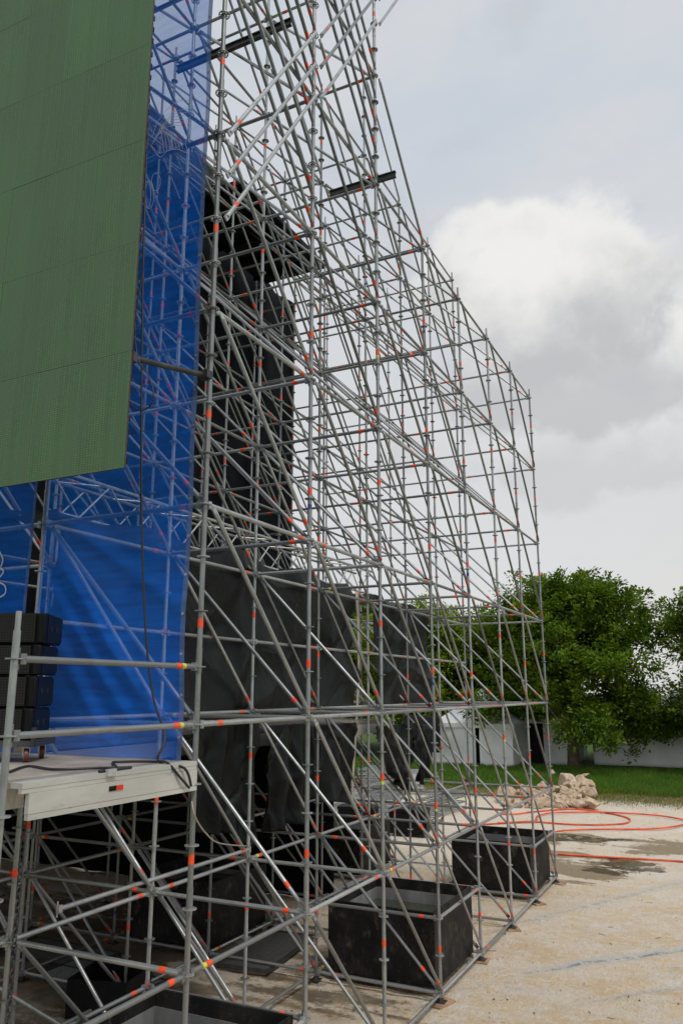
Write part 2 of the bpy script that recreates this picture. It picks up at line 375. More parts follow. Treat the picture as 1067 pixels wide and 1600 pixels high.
def ob(name, data, parent=None, mat=None):
    """mat = world matrix of the object (identity when the mesh is in world space)"""
    o = bpy.data.objects.new(name, data); col.objects.link(o)
    mw = mat if mat is not None else Matrix()
    if parent is not None:
        o.parent = parent; o.matrix_basis = Matrix(parent['_w']).inverted() @ mw if '_w' in parent else mw
    else: o.matrix_basis = mw
    o['_w'] = [list(r) for r in mw]
    return o
def tag(o, label=None, cat=None, group=None, kind=None):
    for k, v in (('label', label), ('category', cat), ('group', group), ('kind', kind)):
        if v: o[k] = v
    return o
def thing(name, loc, label, cat, group=None, rz=0):
    return tag(ob(name, None, None, Matrix.Translation(Vector(loc)) @ Matrix.Rotation(rz, 4, 'Z')), label, cat, group)

# ================================================================== GROUND
def grid_axis(lo, hi, step, far, grow=1.35):
    a = []; x = lo; st = step
    while x > -far: st *= grow; x -= st; a.append(x)
    a.reverse(); n = int(round((hi-lo)/step)); a += [lo+(hi-lo)*i/n for i in range(n+1)]
    x = hi; st = step
    while x < far: st *= grow; x += st; a.append(x)
    return a
def bank(y, x=0):                                        # the lawn stands a little above the sand
    q = min(1, max(0, (y+.6*mnoise.noise(Vector((x*.35, 3, 0)))-34.6)/4.4)); return .15*q*q*(3-2*q)
def ground_z(x, y):
    z = .022*mnoise.fractal(Vector((x*.9, y*.9, 0)), 1, 2, 4) + .02*mnoise.noise(Vector((x*.23, y*.23, 5)))
    if 6 < y < 34:
        for (p, q, w, dpt) in TRACKS:
            # distance to the wheel-track line
            d = abs((x-p.x)*(q.y-p.y)-(y-p.y)*(q.x-p.x))/(q-p).length
            z += -dpt*math.exp(-(d/w)**2) + dpt*.9*math.exp(-((d-2.1*w)/w)**2)
    inside = (-12 < x < -2.3 and 4 < y < 22)
    return (z*.35 if inside else z) + bank(y, x)
TRACKS = [(onZ(880, 1512, 0), onZ(1060, 1484, 0), .11, .03), (onZ(960, 1555, 0), onZ(1060, 1540, 0), .12, .02),
          (onZ(900, 1310, 0), onZ(1060, 1300, 0), .3, .035), (onZ(900, 1330, 0), onZ(1060, 1345, 0), .3, .03)]
gx = grid_axis(-16, 8, .16, 600); gy = grid_axis(5, 42, .16, 700)
gv = [(x, y, ground_z(x, y)) for y in gy for x in gx]; nx = len(gx)
gf = [(j*nx+i, j*nx+i+1, (j+1)*nx+i+1, (j+1)*nx+i) for j in range(len(gy)-1) for i in range(nx-1)]
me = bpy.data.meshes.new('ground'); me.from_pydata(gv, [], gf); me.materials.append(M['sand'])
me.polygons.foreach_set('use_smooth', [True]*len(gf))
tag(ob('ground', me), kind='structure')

# ================================================================== SCAFFOLD
L0, S0, BAY, ZB = 4.33452, 5.8956, 2.04924, H-.29113
def NX(j): return -(L0+BAY*j)
def NY(k): return S0+BAY*k
def NZ(n): return ZB+2*n
def node(j, k, n): return Vector((NX(j), NY(k), NZ(n)))
TOP = {}
for k in range(8):
    TOP[0, k] = 7 if k <= 2 else 4
    TOP[1, k] = {0: 7, 1: 7, 2: 7, 3: 6, 4: 7, 5: 6}.get(k, 6)
    TOP[2, k] = 6
    TOP[3, k] = 7 if k < 5 else 6
scaf = thing('scaffold_tower', (NX(0), NY(0), 0), 'tall galvanised steel modular scaffold structure with orange tape bands on its tubes', 'scaffold')
TR = .0248
cache = {}
def member_mesh(kind, Ln, var):
    key = (kind, round(Ln, 2), var)
    if key in cache: return cache[key]
    b = MB(); rnd = random.Random(hash(key) % 9999 if False else int(Ln*100)*31+var*7+len(kind))
    r = TR if kind == 'ledger' else TR*.94
    far = var >= 10
    n = 6 if far else 10
    g = .075
    b.tube((0, 0, g), (0, 0, Ln-g), r, 'galvanised', n)
    v = var % 10
    if v != 5:
        tp = (.24, .30, .22, .34, .27)[v % 5]
        z0 = Ln-tp if v % 2 == 0 or kind == 'brace' else tp
        b.tube((0, 0, z0-.035), (0, 0, z0+.035), r+.0016, 'tape_orange', n)
        if v == 1 and kind == 'ledger': b.tube((0, 0, z0-.095), (0, 0, z0-.045), r+.0014, 'tape_yellow', n)
    # forged wedge heads that clip over the rosettes (local Y is up)
    for z, s_ in ((g, 1), (Ln-g, -1)):
        if kind == 'ledger':
            b.box((0, .0, z-s_*.018), (.042, .072, .05), 'galvanised')
            if not far: b.box((0, .0, z-s_*.045), (.008, .15, .016), 'galvanised')
        else:
            b.box((0, .0, z-s_*.012), (.018, .055, .085), 'tape_red' if (v == 0 and s_ < 0) else 'galvanised')
    cache[key] = b.mesh(kind); return cache[key]
members = []      # (kind, p0, p1, var)
def mem(kind, p0, p1, var=None):
    members.append((kind, Vector(p0), Vector(p1), random.choice((0, 0, 1, 2, 2, 3, 3, 4, 5, 5)) if var is None else var))
rowrng = random.Random(3)
for j in range(4):
    for k in range(7):
        top = min(TOP[j, k], TOP[j, k+1])
        for n in range(-2, top+1): mem('ledger', node(j, k, n), node(j, k+1, n))
        for n in range(-2, top):
            if j == 0 and k == 0 and n < 0: continue
            if j >= 2 and rowrng.random() < .10: continue
            mem('brace', node(j, k, n+1)+Vector((.05, .05, -.02)), node(j, k+1, n)+Vector((.05, -.05, .03)))
        if TOP[j, k] > top: mem('brace', node(j, k, top+1)+Vector((.05, .05, 0)), node(j, k+1, top)+Vector((.05, -.05, .03)))
for j in range(3):
    for k in range(8):
        top = min(TOP[j, k], TOP[j+1, k])
        for n in range(-2, top+1): mem('ledger', node(j+1, k, n), node(j, k, n))
        for n in range(-2, min(TOP[j, k], TOP[j+1, k]-1)+1):
            if j >= 1 and rowrng.random() < .08: continue
            if j == 0 and k == 0 and n < 0: continue
            mem('brace', node(j+1, k, n+1)+Vector((.05, .05, -.02)), node(j, k, n)+Vector((-.05, .05, .03)))
# second mid rails on the row that carries the tarpaulin, and rails round the ballast tanks
for k in range(7): mem('ledger', node(1, k, .5), node(1, k+1, .5))
for k in (0, 3, 6):
    mem('ledger', node(0, k, -1.5), node(0, k+1, -1.5)); mem('ledger', node(1, k, -1.5), node(0, k, -1.5), 4)
    mem('ledger', node(1, k, -1.5), node(1, k+1, -1.5)); mem('ledger', node(1, k+1, -1.5), node(0, k+1, -1.5), 4)
# handrail on the stage edge
mem('ledger', node(0, 0, .25), node(0, -1, .25), 1); mem('ledger', node(0, 0, 0), node(0, -1, 0), 1)
# tighter bracing high in the corner tower: one diagonal per rosette
for d in (.25, .5, .75):
    for n in (3, 4, 5): mem('brace', node(0, 0, n+1+d)+Vector((.05, .05, 0)), node(0, 1, n+d)+Vector((.05, -.05, 0)))
    for n in ((3, 4) if d == .5 else (4,)): mem('brace', node(0, 1, n+1+d)+Vector((.05, .05, 0)), node(0, 2, n+d)+Vector((.05, -.05, 0)))
    for n in ((3, 4) if d == .5 else ()): mem('brace', node(1, 2, n+1+d)+Vector((.05, .05, 0)), node(1, 3, n+d)+Vector((.05, -.05, 0)))
for d in (0, .25, .5):
    mem('brace', node(0, 1, 4+d)+Vector((.07, -.05, 0)), node(0, 0, 2.5+d)+Vector((.07, .05, 0)), 3)
    mem('brace', node(0, 2, 5.5+d)+Vector((.07, -.05, 0)), node(0, 1, 4+d)+Vector((.07, .05, 0)), 3)
    mem('brace', node(0, 2, 5.5+d)+Vector((.07, .05, 0)), node(0, 2, 5.5+d)+Vector((.07, 1.15, 1.68)), 5)
# under-stage bracing left of the tower
mem('brace', node(2, 0, -1)+Vector((.05, .05, 0)), node(1, 1, -2)+Vector((0, 0, .1)), 2)
mem('ledger', node(1, 0, -.93)+Vector((0, .55, 0)), node(1, 2, -.93)+Vector((.05, 0, 0)), 2)
for n in (-1, -2): mem('ledger', node(1, -1, n), node(1, 0, n)); mem('ledger', node(1, -1, n), node(0, -1, n)); mem('ledger', node(0, -1, n), node(0, 0, n))
def score(p0, p1):
    best = -1; a = px(p0); b = px(p1)
    pts = [p0.lerp(p1, i/6) for i in range(7)]; vis = 0
    for q in pts:
        w = px(q)
        if w and -10 < w[0] < 1077 and -10 < w[1] < 1610: vis += 1
    dist = ((p0+p1)/2-EYE).length
    return vis/7/dist, dist
def mmat(p0, p1):
    x, y, d = basis(p1-p0); m = Matrix.Identity(4)
    for i, v in enumerate((x, y, d)): m[0][i], m[1][i], m[2][i] = v.x, v.y, v.z
    m.translation = p0; return m
for kind in ('ledger', 'brace'):
    ms = []
    for (kd, a, b, v) in members:
        if kd != kind: continue
        sc, dist = score(a, b)
        near = [px(a), px(b)]
        if sc == 0:
            if all(w is None or w[0] < -420 or w[0] > 1500 or w[1] < -420 or w[1] > 1900 for w in near): continue
        ms.append((sc, dist, a, b, v))
    ms.sort(key=lambda q: -q[0]); rest = MB()
    for i, (sc, dist, a, b, v) in enumerate(ms):
        far = dist > 13
        me = member_mesh(kind, (b-a).length, v+(10 if far else 0))
        if i < 300: ob(kind, me, scaf, mmat(a, b))
        else: rest.merge(me, mmat(a, b))
    if rest.v: tag(rest.build(kind+'s_behind', scaf), kind='stuff')
    print(kind, len(ms))
# rosettes and posts
def rosette_mesh(detail):
    b = MB()
    if detail:
        b.ring((0, 0, 0), (0, 0, 1), .050, .0625, .009, 'galvanised', 20); b.ring((0, 0, 0), (0, 0, 1), .024, .034, .012, 'galvanised', 12)
        for i in range(8): b.box((math.cos(i*math.pi/4)*.042, math.sin(i*math.pi/4)*.042, 0), (.02, .011, .0085), 'galvanised', Matrix.Rotation(i*math.pi/4, 3, 'Z'))
    else: b.ring((0, 0, 0), (0, 0, 1), .022, .0615, .009, 'galvanised', 10)
    return b.mesh('rosette')
ros_hi, ros_lo = rosette_mesh(True), rosette_mesh(False)
prng = random.Random(21)
def post(j, k, z0, z1, tapeoff):
    base = Vector((NX(j), NY(k), z0)); Ln = z1-z0
    dist = (base-EYE).length; n = 14 if dist < 12 else 8
    b = MB(); b.tube((0, 0, 0), (0, 0, Ln), TR, 'galvanised', n)
    z = .95+tapeoff
    while z < Ln-.2:
        b.tube((0, 0, z-.04), (0, 0, z+.04), TR+.0016, 'tape_orange', n)
        q = prng.random()
        if q < .14: b.tube((0, 0, z-.10), (0, 0, z-.055), TR+.0014, 'tape_yellow', n)
        elif q < .2: b.tube((0, 0, z-.30), (0, 0, z-.16), TR+.0014, 'tape_blue', n)
        z += 2.0
    z = .62+tapeoff
    while z < Ln-.2: b.tube((0, 0, z-.11), (0, 0, z+.11), TR+.0035, 'galvanised', n); z += 2.0     # spigot sleeves
    b.tube((0, 0, Ln), (0, 0, Ln+.13), TR*.78, 'galvanised', n)
    if z0 < .3:                                                                                      # screw jack and foot plate
        b.tube((0, 0, -z0+.022), (0, 0, 0), TR*.72, 'dark_steel', 8); b.ring((0, 0, -.03), (0, 0, 1), .02, .045, .035, 'dark_steel', 8)
        b.box((0, 0, -z0+.031), (.15, .15, .01), 'dark_steel')
    po = b.build('upright_post', scaf, Matrix.Translation(base))
    far = MB(); nn = -2.0
    while NZ(nn) < z1+.01:
        p = Vector((NX(j), NY(k), NZ(nn))); w = px(p)
        if NZ(nn) > z0-.01:
            if w and w[2] < 14.5 and -60 < w[0] < 1130 and -60 < w[1] < 1660: ob('rosette', ros_hi if w[2] < 12 else ros_lo, po, Matrix.Translation(p))
            else: far.merge(ros_lo, Matrix.Translation(p))
        nn += .25
    if far.v: tag(far.build('rosettes', po), kind='stuff')
    return po
for j in range(4):
    for k in range(8):
        ws = [px(node(j, k, n)) for n in range(-2, 8)]
        if all(w is None or w[0] < -350 or w[1] < -300 for w in ws): continue
        post(j, k, NZ(-2)-.06, NZ(TOP[j, k]) + (.12 if j == 0 else .12), prng.choice((-.3, 0, .12, .3, .5)))
post(0, -1, NZ(-2)-.06, onX(27, 985, NX(0)).z, .12); post(1, -1, NZ(-2)-.06, ZB-.7, .3)
for (k, dx) in ((2, 0), (3, 0), (4, .18), (5, 0), (6, 0), (7, 0)):
    b = MB(); b.box((0, 0, 0), (.34+.06*(k % 2), .25, .024), 'board')
    x, y = NX(0), NY(k); z = max(ground_z(x+a, y+c_) for a in (-.12, 0, .12) for c_ in (-.1, 0, .1))
    nm = {2: 'second', 3: 'third', 4: 'fourth', 5: 'fifth', 6: 'sixth', 7: 'last'}[k]
    tag(b.build('sole_board', None, Matrix.Translation((x, y, .012)) @ Matrix.Rotation(.2+k*.37, 4, 'Z')),
        {2: 'brown sole board under the scaffold post just before the open water tank', 3: 'brown sole board under the scaffold post at the near corner of the water tank',
         4: 'brown sole board under the scaffold post at the far corner of the middle tank', 5: 'brown sole board under the scaffold post between the two open tanks',
         6: 'brown sole board under the post at the near corner of the farthest tank', 7: 'brown sole board under the end post of the scaffold'}[k], 'sole board', 'boards under scaffold feet')

# black hoist beams laid across the tower top
def beam(name, a, b_, label):
    b = MB(); a, b_ = Vector(a), Vector(b_); x, y, d = basis(b_-a)
    for s_ in (-1, 1):
        b.box(((a+b_)/2)+y*.045*s_, (.06, .016, (b_-a).length), 'dark_steel', Matrix((x, y, d)).transposed())
    b.box((a+b_)/2, (.012, .085, (b_-a).length), 'dark_steel', Matrix((x, y, d)).transposed())
    tag(b.build(name), label, 'beam')
p = onY(618, 272, NY(2)+.1)
beam('hoist_beam', p, (NX(0)-.85, NY(2)+.1, p.z), 'black steel beam sticking out sideways from the scaffold below the sky')
p = onY(455, 34, NY(1)-.1)
beam('hoist_beam', (p.x, NY(1)-.1, p.z), (NX(1)-.2, NY(1)-.1, p.z), 'black steel beam lying across the top of the scaffold corner')

# ================================================================== FABRICS
def cloth(name, fn, nu, nv, mat, parent=None, thick=.004):
    b = MB(); vs = [fn(i/nu, q/nv) for q in range(nv+1) for i in range(nu+1)]
    b.add(vs, [(q*(nu+1)+i, q*(nu+1)+i+1, (q+1)*(nu+1)+i+1, (q+1)*(nu+1)+i) for q in range(nv) for i in range(nu)], mat)
    o = b.build(name, parent)
    if thick:
        s_ = o.modifiers.new('thickness', 'SOLIDIFY'); s_.thickness = thick
    return o
def N3(x, y, z, s=1.0): return mnoise.noise(Vector((x*s, y*s, z*s)))
# blue scrim at the end of the tower
YM = NY(0)-.075; ZD = H-.598
def scrim(x0, x1, z0, z1):
    def fn(u, v):
        x = x0+(x1-x0)*u; z = z0+(z1-z0)*v
        sag = .022*N3(x*2.2, 1, z*.6) + .014*math.sin((x*1.3+z*.8)*5+2*N3(x, z, 3)) * max(0, 1-(z-z0)/3.2)
        hz = z-z0                                       # creases pulled tight from the corner lashing
        for (cx0, cz0, cx1, cz1, am) in ((-6.25, 2.1, -4.5, .15, .06), (-6.25, 1.75, -4.9, .2, .05), (-6.2, 1.3, -5.2, .1, .04), (-6.2, 2.4, -4.45, 1.3, .03)):
            dl = math.hypot(cx1-cx0, cz1-cz0); dd = ((x-cx0)*(cz1-cz0)-(hz-cz0)*(cx1-cx0))/dl; tt = ((x-cx0)*(cx1-cx0)+(hz-cz0)*(cz1-cz0))/dl/dl
            if 0 < tt < 1.05: sag -= am*math.exp(-(dd/.075)**2)*math.sin(math.pi*min(1, tt))**.5
        ex = .025*N3(4, z*.9, 0)*(1 if u > .5 else -1)*abs(2*u-1)
        return (x+ex, YM+sag, z)
    return fn
XR, XL = -4.432, -6.30
m1 = tag(cloth('scrim_banner', scrim(XR-.05, XL, ZD+.004, H+8.4), 80, 380, 'blue_mesh', None, 0), 'tall translucent blue mesh banner hung beside the scaffold corner post', 'banner')
cloth('hem', lambda u, v: Vector(scrim(XR-.05, XL, ZD+.004, H+8.4)(0, v))+Vector((.055*u, -.003, 0)), 1, 110, 'blue_hem', m1, 0)
eb = MB(); z = ZD+.2
while z < H+8: eb.ring(Vector(scrim(XR-.05, XL, ZD, H+8.4)(0, (z-ZD)/(H+8.4-ZD)))+Vector((.028, -.012, 0)), (0, 1, 0), .005, .013, .006, 'aluminium', 8); z += .36
tag(eb.build('eyelets', m1), kind='stuff')
XL2 = onY(50, 860, YM).x
m2 = tag(cloth('scrim_banner', scrim(XL2, XL2-1.9, ZD+.004, H+6.5), 26, 80, 'blue_mesh', None, 0), 'blue mesh banner with white loops, hung behind the stacked loudspeakers', 'banner')
cloth('hem', lambda u, v: Vector(scrim(XL2, XL2-1.9, ZD+.004, H+6.5)(0, v))+Vector((.04*u-.04, -.004, 0)), 1, 80, 'blue_hem', m2, 0)
def printed(parent, lines, r=.006):
    for ln in lines:
        pts = [onY(x, y, YM-.03) for x, y in ln]; vs_ = []
        for i, p in enumerate(pts):
            d = (pts[min(i+1, len(pts)-1)]-pts[max(i-1, 0)]).normalized(); s_ = Vector((-d.z, 0, d.x))*r; vs_ += [p-s_, p+s_]
        b = MB(); b.add(vs_, [(2*i, 2*i+2, 2*i+3, 2*i+1) for i in range(len(pts)-1)], 'white_print'); b.build('printed_line', parent, smooth=False)
def smooth(pts, n=6):
    out = []
    for i in range(len(pts)-1):
        p0, p1, p2, p3 = pts[max(i-1, 0)], pts[i], pts[i+1], pts[min(i+2, len(pts)-1)]
        for q in range(n):
            s_ = q/n
            out.append(tuple(.5*((2*b)+(c_-a)*s_+(2*a-5*b+4*c_-d)*s_*s_+(-a+3*b-3*c_+d)*s_**3) for a, b, c_, d in zip(p0, p1, p2, p3)))
    return out+[pts[-1]]
leafl = [smooth([(238, 215), (248, 188), (268, 165), (288, 156), (300, 162), (302, 175), (297, 183), (291, 190), (296, 204), (290, 222), (293, 238), (277, 233), (262, 236), (250, 245), (238, 230)])]
for i in range(6): leafl.append(smooth([(236+i*3, 228-i*6), (258+i*3, 200-i*5), (284+i*2, 196-i*5)]))
for i in range(7): leafl.append(smooth([(240+i*4, 196+i*2), (252+i*5, 206+i*3), (256+i*5, 236-i*.6)]))
def loop(cx_, cy_, rx, ry): return [(cx_+rx*math.cos(a*.3142), cy_+ry*math.sin(a*.3142)) for a in range(21)]
leafl += [loop(233, 304, 8, 22), loop(244, 284, 7, 14), loop(232, 304, 4, 20)]
printed(m1, leafl, .0032)
printed(m2, [smooth([(0, 862), (5, 875), (0, 890)]), smooth([(-4, 884), (6, 893), (-4, 906)]), smooth([(-6, 908), (8, 915), (8, 928), (-6, 936)])], .008)

# black tarpaulins strung behind the second row of posts
XT = NX(1)-.17
def tarp(y0, y1, ztop, zbot, seed, amp=.05, slack=0.):
    def fn(u, v):
        y = y0+(y1-y0)*u; zt = ztop(u); z = zt+(zbot(u)-zt)*v
        x = XT + amp*N3(seed, y*.7, z*.5) + .22*amp*N3(seed+9, y*2.1, z*1.6)
        cr_ = 1-abs(N3(seed+3, y*.30+z*.35, z*.55-y*.25)); x += .11*max(0, cr_-.80)/.20*(.3+.7*v)
        cr_ = 1-abs(N3(seed+6, y*.8-z*.6, z*.4)); x -= .06*max(0, cr_-.80)/.20
        if v < .09: q_ = (.09-v)/.09; x -= q_*1.1; z = zt+.10*q_+.06*N3(seed, y*2, q_)      # folded back over the rail
        e_ = abs(2*u-1)**6; y += e_*.12*N3(seed, z*2.2, u*3)
        x += .10*e_*N3(seed+5, z*1.8, 0)
        return (x, y, z)
    return fn
zA = lambda u: H+2.06-.16*math.sin(math.pi*((6.3+u*7.6)-S0)/BAY)**2+.06*N3(u*7, 0, 2)
tp1 = tag(cloth('tarpaulin', tarp(6.3, onX(553, 1000, XT).y, zA, lambda u: NZ(0)-.10, 2.0, .07), 200, 60, 'black_tarp'), 'long black tarpaulin wall strung behind the scaffold beside the blue banner', 'tarpaulin')
tp2 = tag(cloth('tarpaulin', tarp(onX(585, 1000, XT).y, onX(672, 1000, XT).y, lambda u: H+1.92-.14*math.sin(u*5.5)**2, lambda u: NZ(0)-.08, 5.0, .07), 100, 56, 'black_tarp'), 'shorter black tarpaulin strung on the scaffold near the trees', 'tarpaulin')
def flap(name, xa, xb, ba, bb, seed, label, gather=.25, top=1132):
    ya, yb = onX(xa, 1130, XT).y, onX(xb, 1130, XT).y; zt = onX((xa+xb)/2, top, XT).z
    za, zb_ = onX(xa, ba, XT).z, onX(xb, bb, XT).z
    def fn(u, v):
        g = 1-gather*v*v; y = (ya+yb)/2+(yb-ya)*(u-.5)*g; zb2 = za+(zb_-za)*u
        z = zt+(zb2+.10*N3(seed, u*4, 0)-zt)*v
        x = XT-.02+(.04+.07*v)*math.sin(u*13+seed*2+1.2*v+2.6*N3(seed, u*2.5, v*.9)) + .03*math.sin(u*31+seed+3*N3(seed+2, u*3, v*1.5))*(.3+v) + .05*N3(seed, y*1.3, z*.9)
        cr_ = 1-abs(N3(seed+3, y*1.5+z*1.2, z*.9-y*.5)); x += .07*max(0, cr_-.80)/.20
        cr_ = 1-abs(N3(seed+8, y*1.6-z*1.4, z*.5)); x -= .05*max(0, cr_-.80)/.20
        return (x, y+.06*v*N3(seed+4, z*1.5, 0), z)
    tag(cloth(name, fn, 64, 60, 'black_tarp'), label, 'tarpaulin')
flap('tarpaulin_flap', 300, 404, 1290, 1318, 1.3, 'wide crumpled black tarpaulin end hanging below the rail next to the deck', .12)
flap('tarpaulin_flap', 414, 482, 1300, 1285, 4.4, 'black tarpaulin end hanging low behind the second scaffold post', .30)
flap('tarpaulin_flap', 478, 553, 1248, 1255, 6.2, 'flat black tarpaulin end hanging beside the pale hem strip', .10)
flap('tarpaulin_flap', 588, 652, 1215, 1238, 7.7, 'pointed black tarpaulin end hanging in front of the stacked steel frames', .62)
flap('tarpaulin_flap', 648, 676, 1228, 1205, 9.1, 'narrow gathered black tarpaulin end hanging beside the white tent', .5)
# pale hem strip at the end of the long tarpaulin
yh = onX(559, 1000, XT).y
def hemfn(u, v): 
    z = H+1.9+(-3.95)*v; return (XT-.02+.03*math.sin(v*5), yh-.07+.14*u*(1-.5*v)-.10*v+.06*math.sin(v*4), z)
cloth('hem_strip', hemfn, 2, 24, 'hem', tp1, .01)
# tall drape on the far side of the scaffold: an upper and a lower cloth with a gap
XD = NX(3)-.22
def drape(y0, y1, z0, z1, sd_):
    return lambda u, v: (XD+.07*math.sin((y0+(y1-y0)*u)*4.2+1.3*N3(sd_, u*5, v*2))+.03*N3(sd_, u*20, v*9), y0+(y1-y0)*u, (z1 if sd_ > 4 or y0+(y1-y0)*u > YG else zgap1+.35)*(1-v)+z0*v+.10*N3(u*6, v, sd_)*(1-v))
YG = onX(392, 430, XD).y
zgap0, zgap1 = onX(425, 450, XD).z, onX(425, 415, XD).z
tag(cloth('stage_drape', drape(7.0, 18.45, 5.2, zgap0, 3.3), 150, 30, 'dark_drape'), 'tall black drape hung deep inside the scaffold behind the open bays', 'drape')
tag(cloth('stage_drape', drape(7.0, 17.9, zgap1, H+12.9, 6.1), 110, 20, 'grey_drape'), 'upper charcoal drape near the top of the scaffold with sky beyond', 'drape')
b = MB(); b.box((NX(2.5), 14.4, zgap1-1.05), (1.9, 3.9, .12), 'black_plastic')
for i in range(5): b.box((NX(2.5), 12.7+i*.8, zgap1-1.17), (1.9, .06, .11), 'black_plastic')
tag(b.build('work_platform'), 'black work platform high inside the scaffold below the upper drape', 'platform')

# light lattice truss over the tarpaulin
tr = thing('lattice_truss', (NX(1)-.75, 6.5, H+2.05), 'aluminium lattice truss lying along the top of the black tarpaulin', 'truss')
def truss(root, x, y0, y1, z, w=.42, h=.5, step=.5):
    cs = [(x-w/2, z), (x+w/2, z), (x-w/2, z+h), (x+w/2, z+h)]
    for (cx_, cz) in cs: MB().tube((cx_, y0, cz), (cx_, y1, cz), .024, 'aluminium', 8).build('chord', root)
    n = int((y1-y0)/step)
    for (a, c_) in ((0, 2), (1, 3), (2, 3)):
        b = MB()
        for i in range(n):
            ya, yb = y0+i*step, y0+(i+1)*step; p, q = (cs[a], cs[c_]) if i % 2 else (cs[c_], cs[a])
            b.tube((p[0], ya, p[1]), (q[0], yb, q[1]), .013, 'aluminium', 6)
        tag(b.build('lacing', root), kind='stuff')
truss(tr, NX(1)-.75, 6.4, 15.6, H+2.02)
# raised aluminium platform behind the tarpaulin
plf = thing('backstage_platform', (NX(2.6), 10.5, ZD), 'raised aluminium platform behind the black tarpaulin', 'platform')
for i in range(5):
    for q in range(6):
        y = 5.95+i*2.05; MB().box((NX(1)-.62-1.25-q*2.52, y+1.02, ZD-.03), (2.5, 2.03, .06), 'deck_ply').build('deck_panel', plf)
for q in (0, 1):
    MB().box((NX(1)-.60-q*5.05, 11.1, ZD-.17), (.06, 9.9, .20), 'deck_alu').build('edge_beam', plf)
MB().box((NX(1)-3.12, 16.24, ZD-.17), (5.0, .06, .20), 'deck_alu').build('edge_beam', plf)
def skirt(x0, y0, x1, y1, label, seed):  # black cloths added to block light and darken the space under the stage
    p, q = Vector((x0, y0, 0)), Vector((x1, y1, 0)); dd = q-p; nn = Vector((-dd.y, dd.x, 0)).normalized()
    tag(cloth('shade_skirt', lambda u, v: p+dd*u+nn*(.06*math.sin(u*dd.length*5+seed+2*N3(u*7, seed, v)))+Vector((0, 0, (ZD-.1)*v+.01)), 120, 8, 'dark_drape'), label, 'drape')
skirt(-19.5, 3.9, -19.5, 16.2, 'black skirt added to shade the far side of the space under the stage', 1)
skirt(-19.5, 16.4, -8.3, 16.4, 'black skirt added to shade the back of the space under the raised platform', 2)
# uprights that carry the stage further in
for j in (4, 5, 6):
    for k in range(0, 5):
        post(j, k, NZ(-2)-.06, ZD-.12, prng.choice((-.3, 0, .3)))
        for n in (-1, -2):
            for (a, c_) in ((node(j, k, n), node(j, k+1, n)), (node(j, k, n), node(j-1, k, n))):
                if c_.y < 15: ob('ledger', member_mesh('ledger', (c_-a).length, 10+(j+k) % 6), scaf, mmat(a, c_))
        a, c_ = node(j, k, -1)+Vector((.05, .05, 0)), node(j, k+1, -2)+Vector((.05, -.05, 0))
        if k < 4: ob('brace', member_mesh('brace', (c_-a).length, 10+(j*k) % 6), scaf, mmat(a, c_))

# ================================================================== LED SCREEN
YS = 4.777
led = thing('led_screen', (-6.0, YS, H+1.78), 'huge hanging led video wall of dull green panels', 'screen')
PW, PH = .555, 1.03
b = MB(); g = .0010
b.add([(g, 0, g), (PW-g, 0, g), (PW-g, 0, PH-g), (g, 0, PH-g)], [(0, 1, 2, 3)], 'led_face')
b.add([(g, 0, g), (PW-g, 0, g), (PW-g, 0, PH-g), (g, 0, PH-g), (g, .02, g), (PW-g, .02, g), (PW-g, .02, PH-g), (g, .02, PH-g)],
      [(0, 4, 5, 1), (1, 5, 6, 2), (2, 6, 7, 3), (3, 7, 4, 0)], 'led_edge')
b.box((PW/2-.03, .060, PH/2), (PW-.24, .05, PH-.05), 'black_plastic')
for i in range(8): b.box((PW-.022, .045, .07+i*.125), (.010, .02, .05), 'black_plastic')
lm = b.mesh('led_panel', False)
lr = random.Random(4)
for c_ in range(5):
    for r_ in range(8):
        ob('led_panel', lm, led, Matrix.Translation((-4.335-PW*(c_+1), YS+lr.uniform(-.0012, .0012), H+1.778+PH*r_)))
b = MB()
for c_ in range(6): b.box((-4.36-.30-PW*c_, YS+.17, H+5.9), (.05, .06, 8.0), 'dark_steel')
b.build('mounting_frame', led)
# black pipe tying the screen to the corner post
p = onX(206, 558, -4.42); p.y = YS+.15; q = onX(318, 581, NX(0)); 
b = MB(); b.tube(onY(206, 559, YS+.15), (NX(0)-.03, NY(0)-.01, q.z), .026, 'dark_steel', 12)
b.box((NX(0)-.03, NY(0)-.04, q.z), (.11, .09, .08), 'dark_steel'); b.box(onY(206, 559, YS+.15), (.09, .06, .09), 'dark_steel')
tag(b.build('tie_pipe'), 'dark pipe tying the video wall to the scaffold corner post', 'pipe')

# ================================================================== STAGE DECK
XE = NX(0)+.035
dk = thing('stage_deck', (-6.5, 4.9, ZD), 'grey stage deck with dirty white aluminium edge beam and red reflector', 'stage')
YD0, YD1 = 3.97, NY(0)-.02
for i in range(12):
    b = MB(); b.box((XE-.115-.62-1.24*i, (YD0+YD1)/2, ZD-.02), (1.234, YD1-YD0-.004, .04), 'deck_ply'); b.build('deck_panel', dk)
b = MB()
b.box((XE-.055, (YD0+YD1)/2, ZD-.018), (.11, YD1-YD0, .036), 'deck_alu'); b.box((XE-.018, (YD0+YD1)/2, ZD-.052), (.03, YD1-YD0, .03), 'deck_alu')
b.box((XE-.012, (YD0+YD1)/2+.03, ZD-.135), (.036, YD1-YD0-.06, .132), 'deck_alu'); b.box((XE-.008, (YD0+YD1)/2+.03, ZD-.222), (.034, YD1-YD0-.06, .036), 'deck_alu')
b.build('edge_beam', dk)
pr_ = onX(183, 1231, XE+.008)
b = MB(); b.box((XE+.009, pr_.y+.03, pr_.z), (.006, .075, .036), 'reflector'); b.box((XE+.0085, pr_.y-.045, pr_.z), (.005, .075, .036), 'black_plastic'); b.build('reflector', dk)
pc = onX(176, 1207, XE+.02)
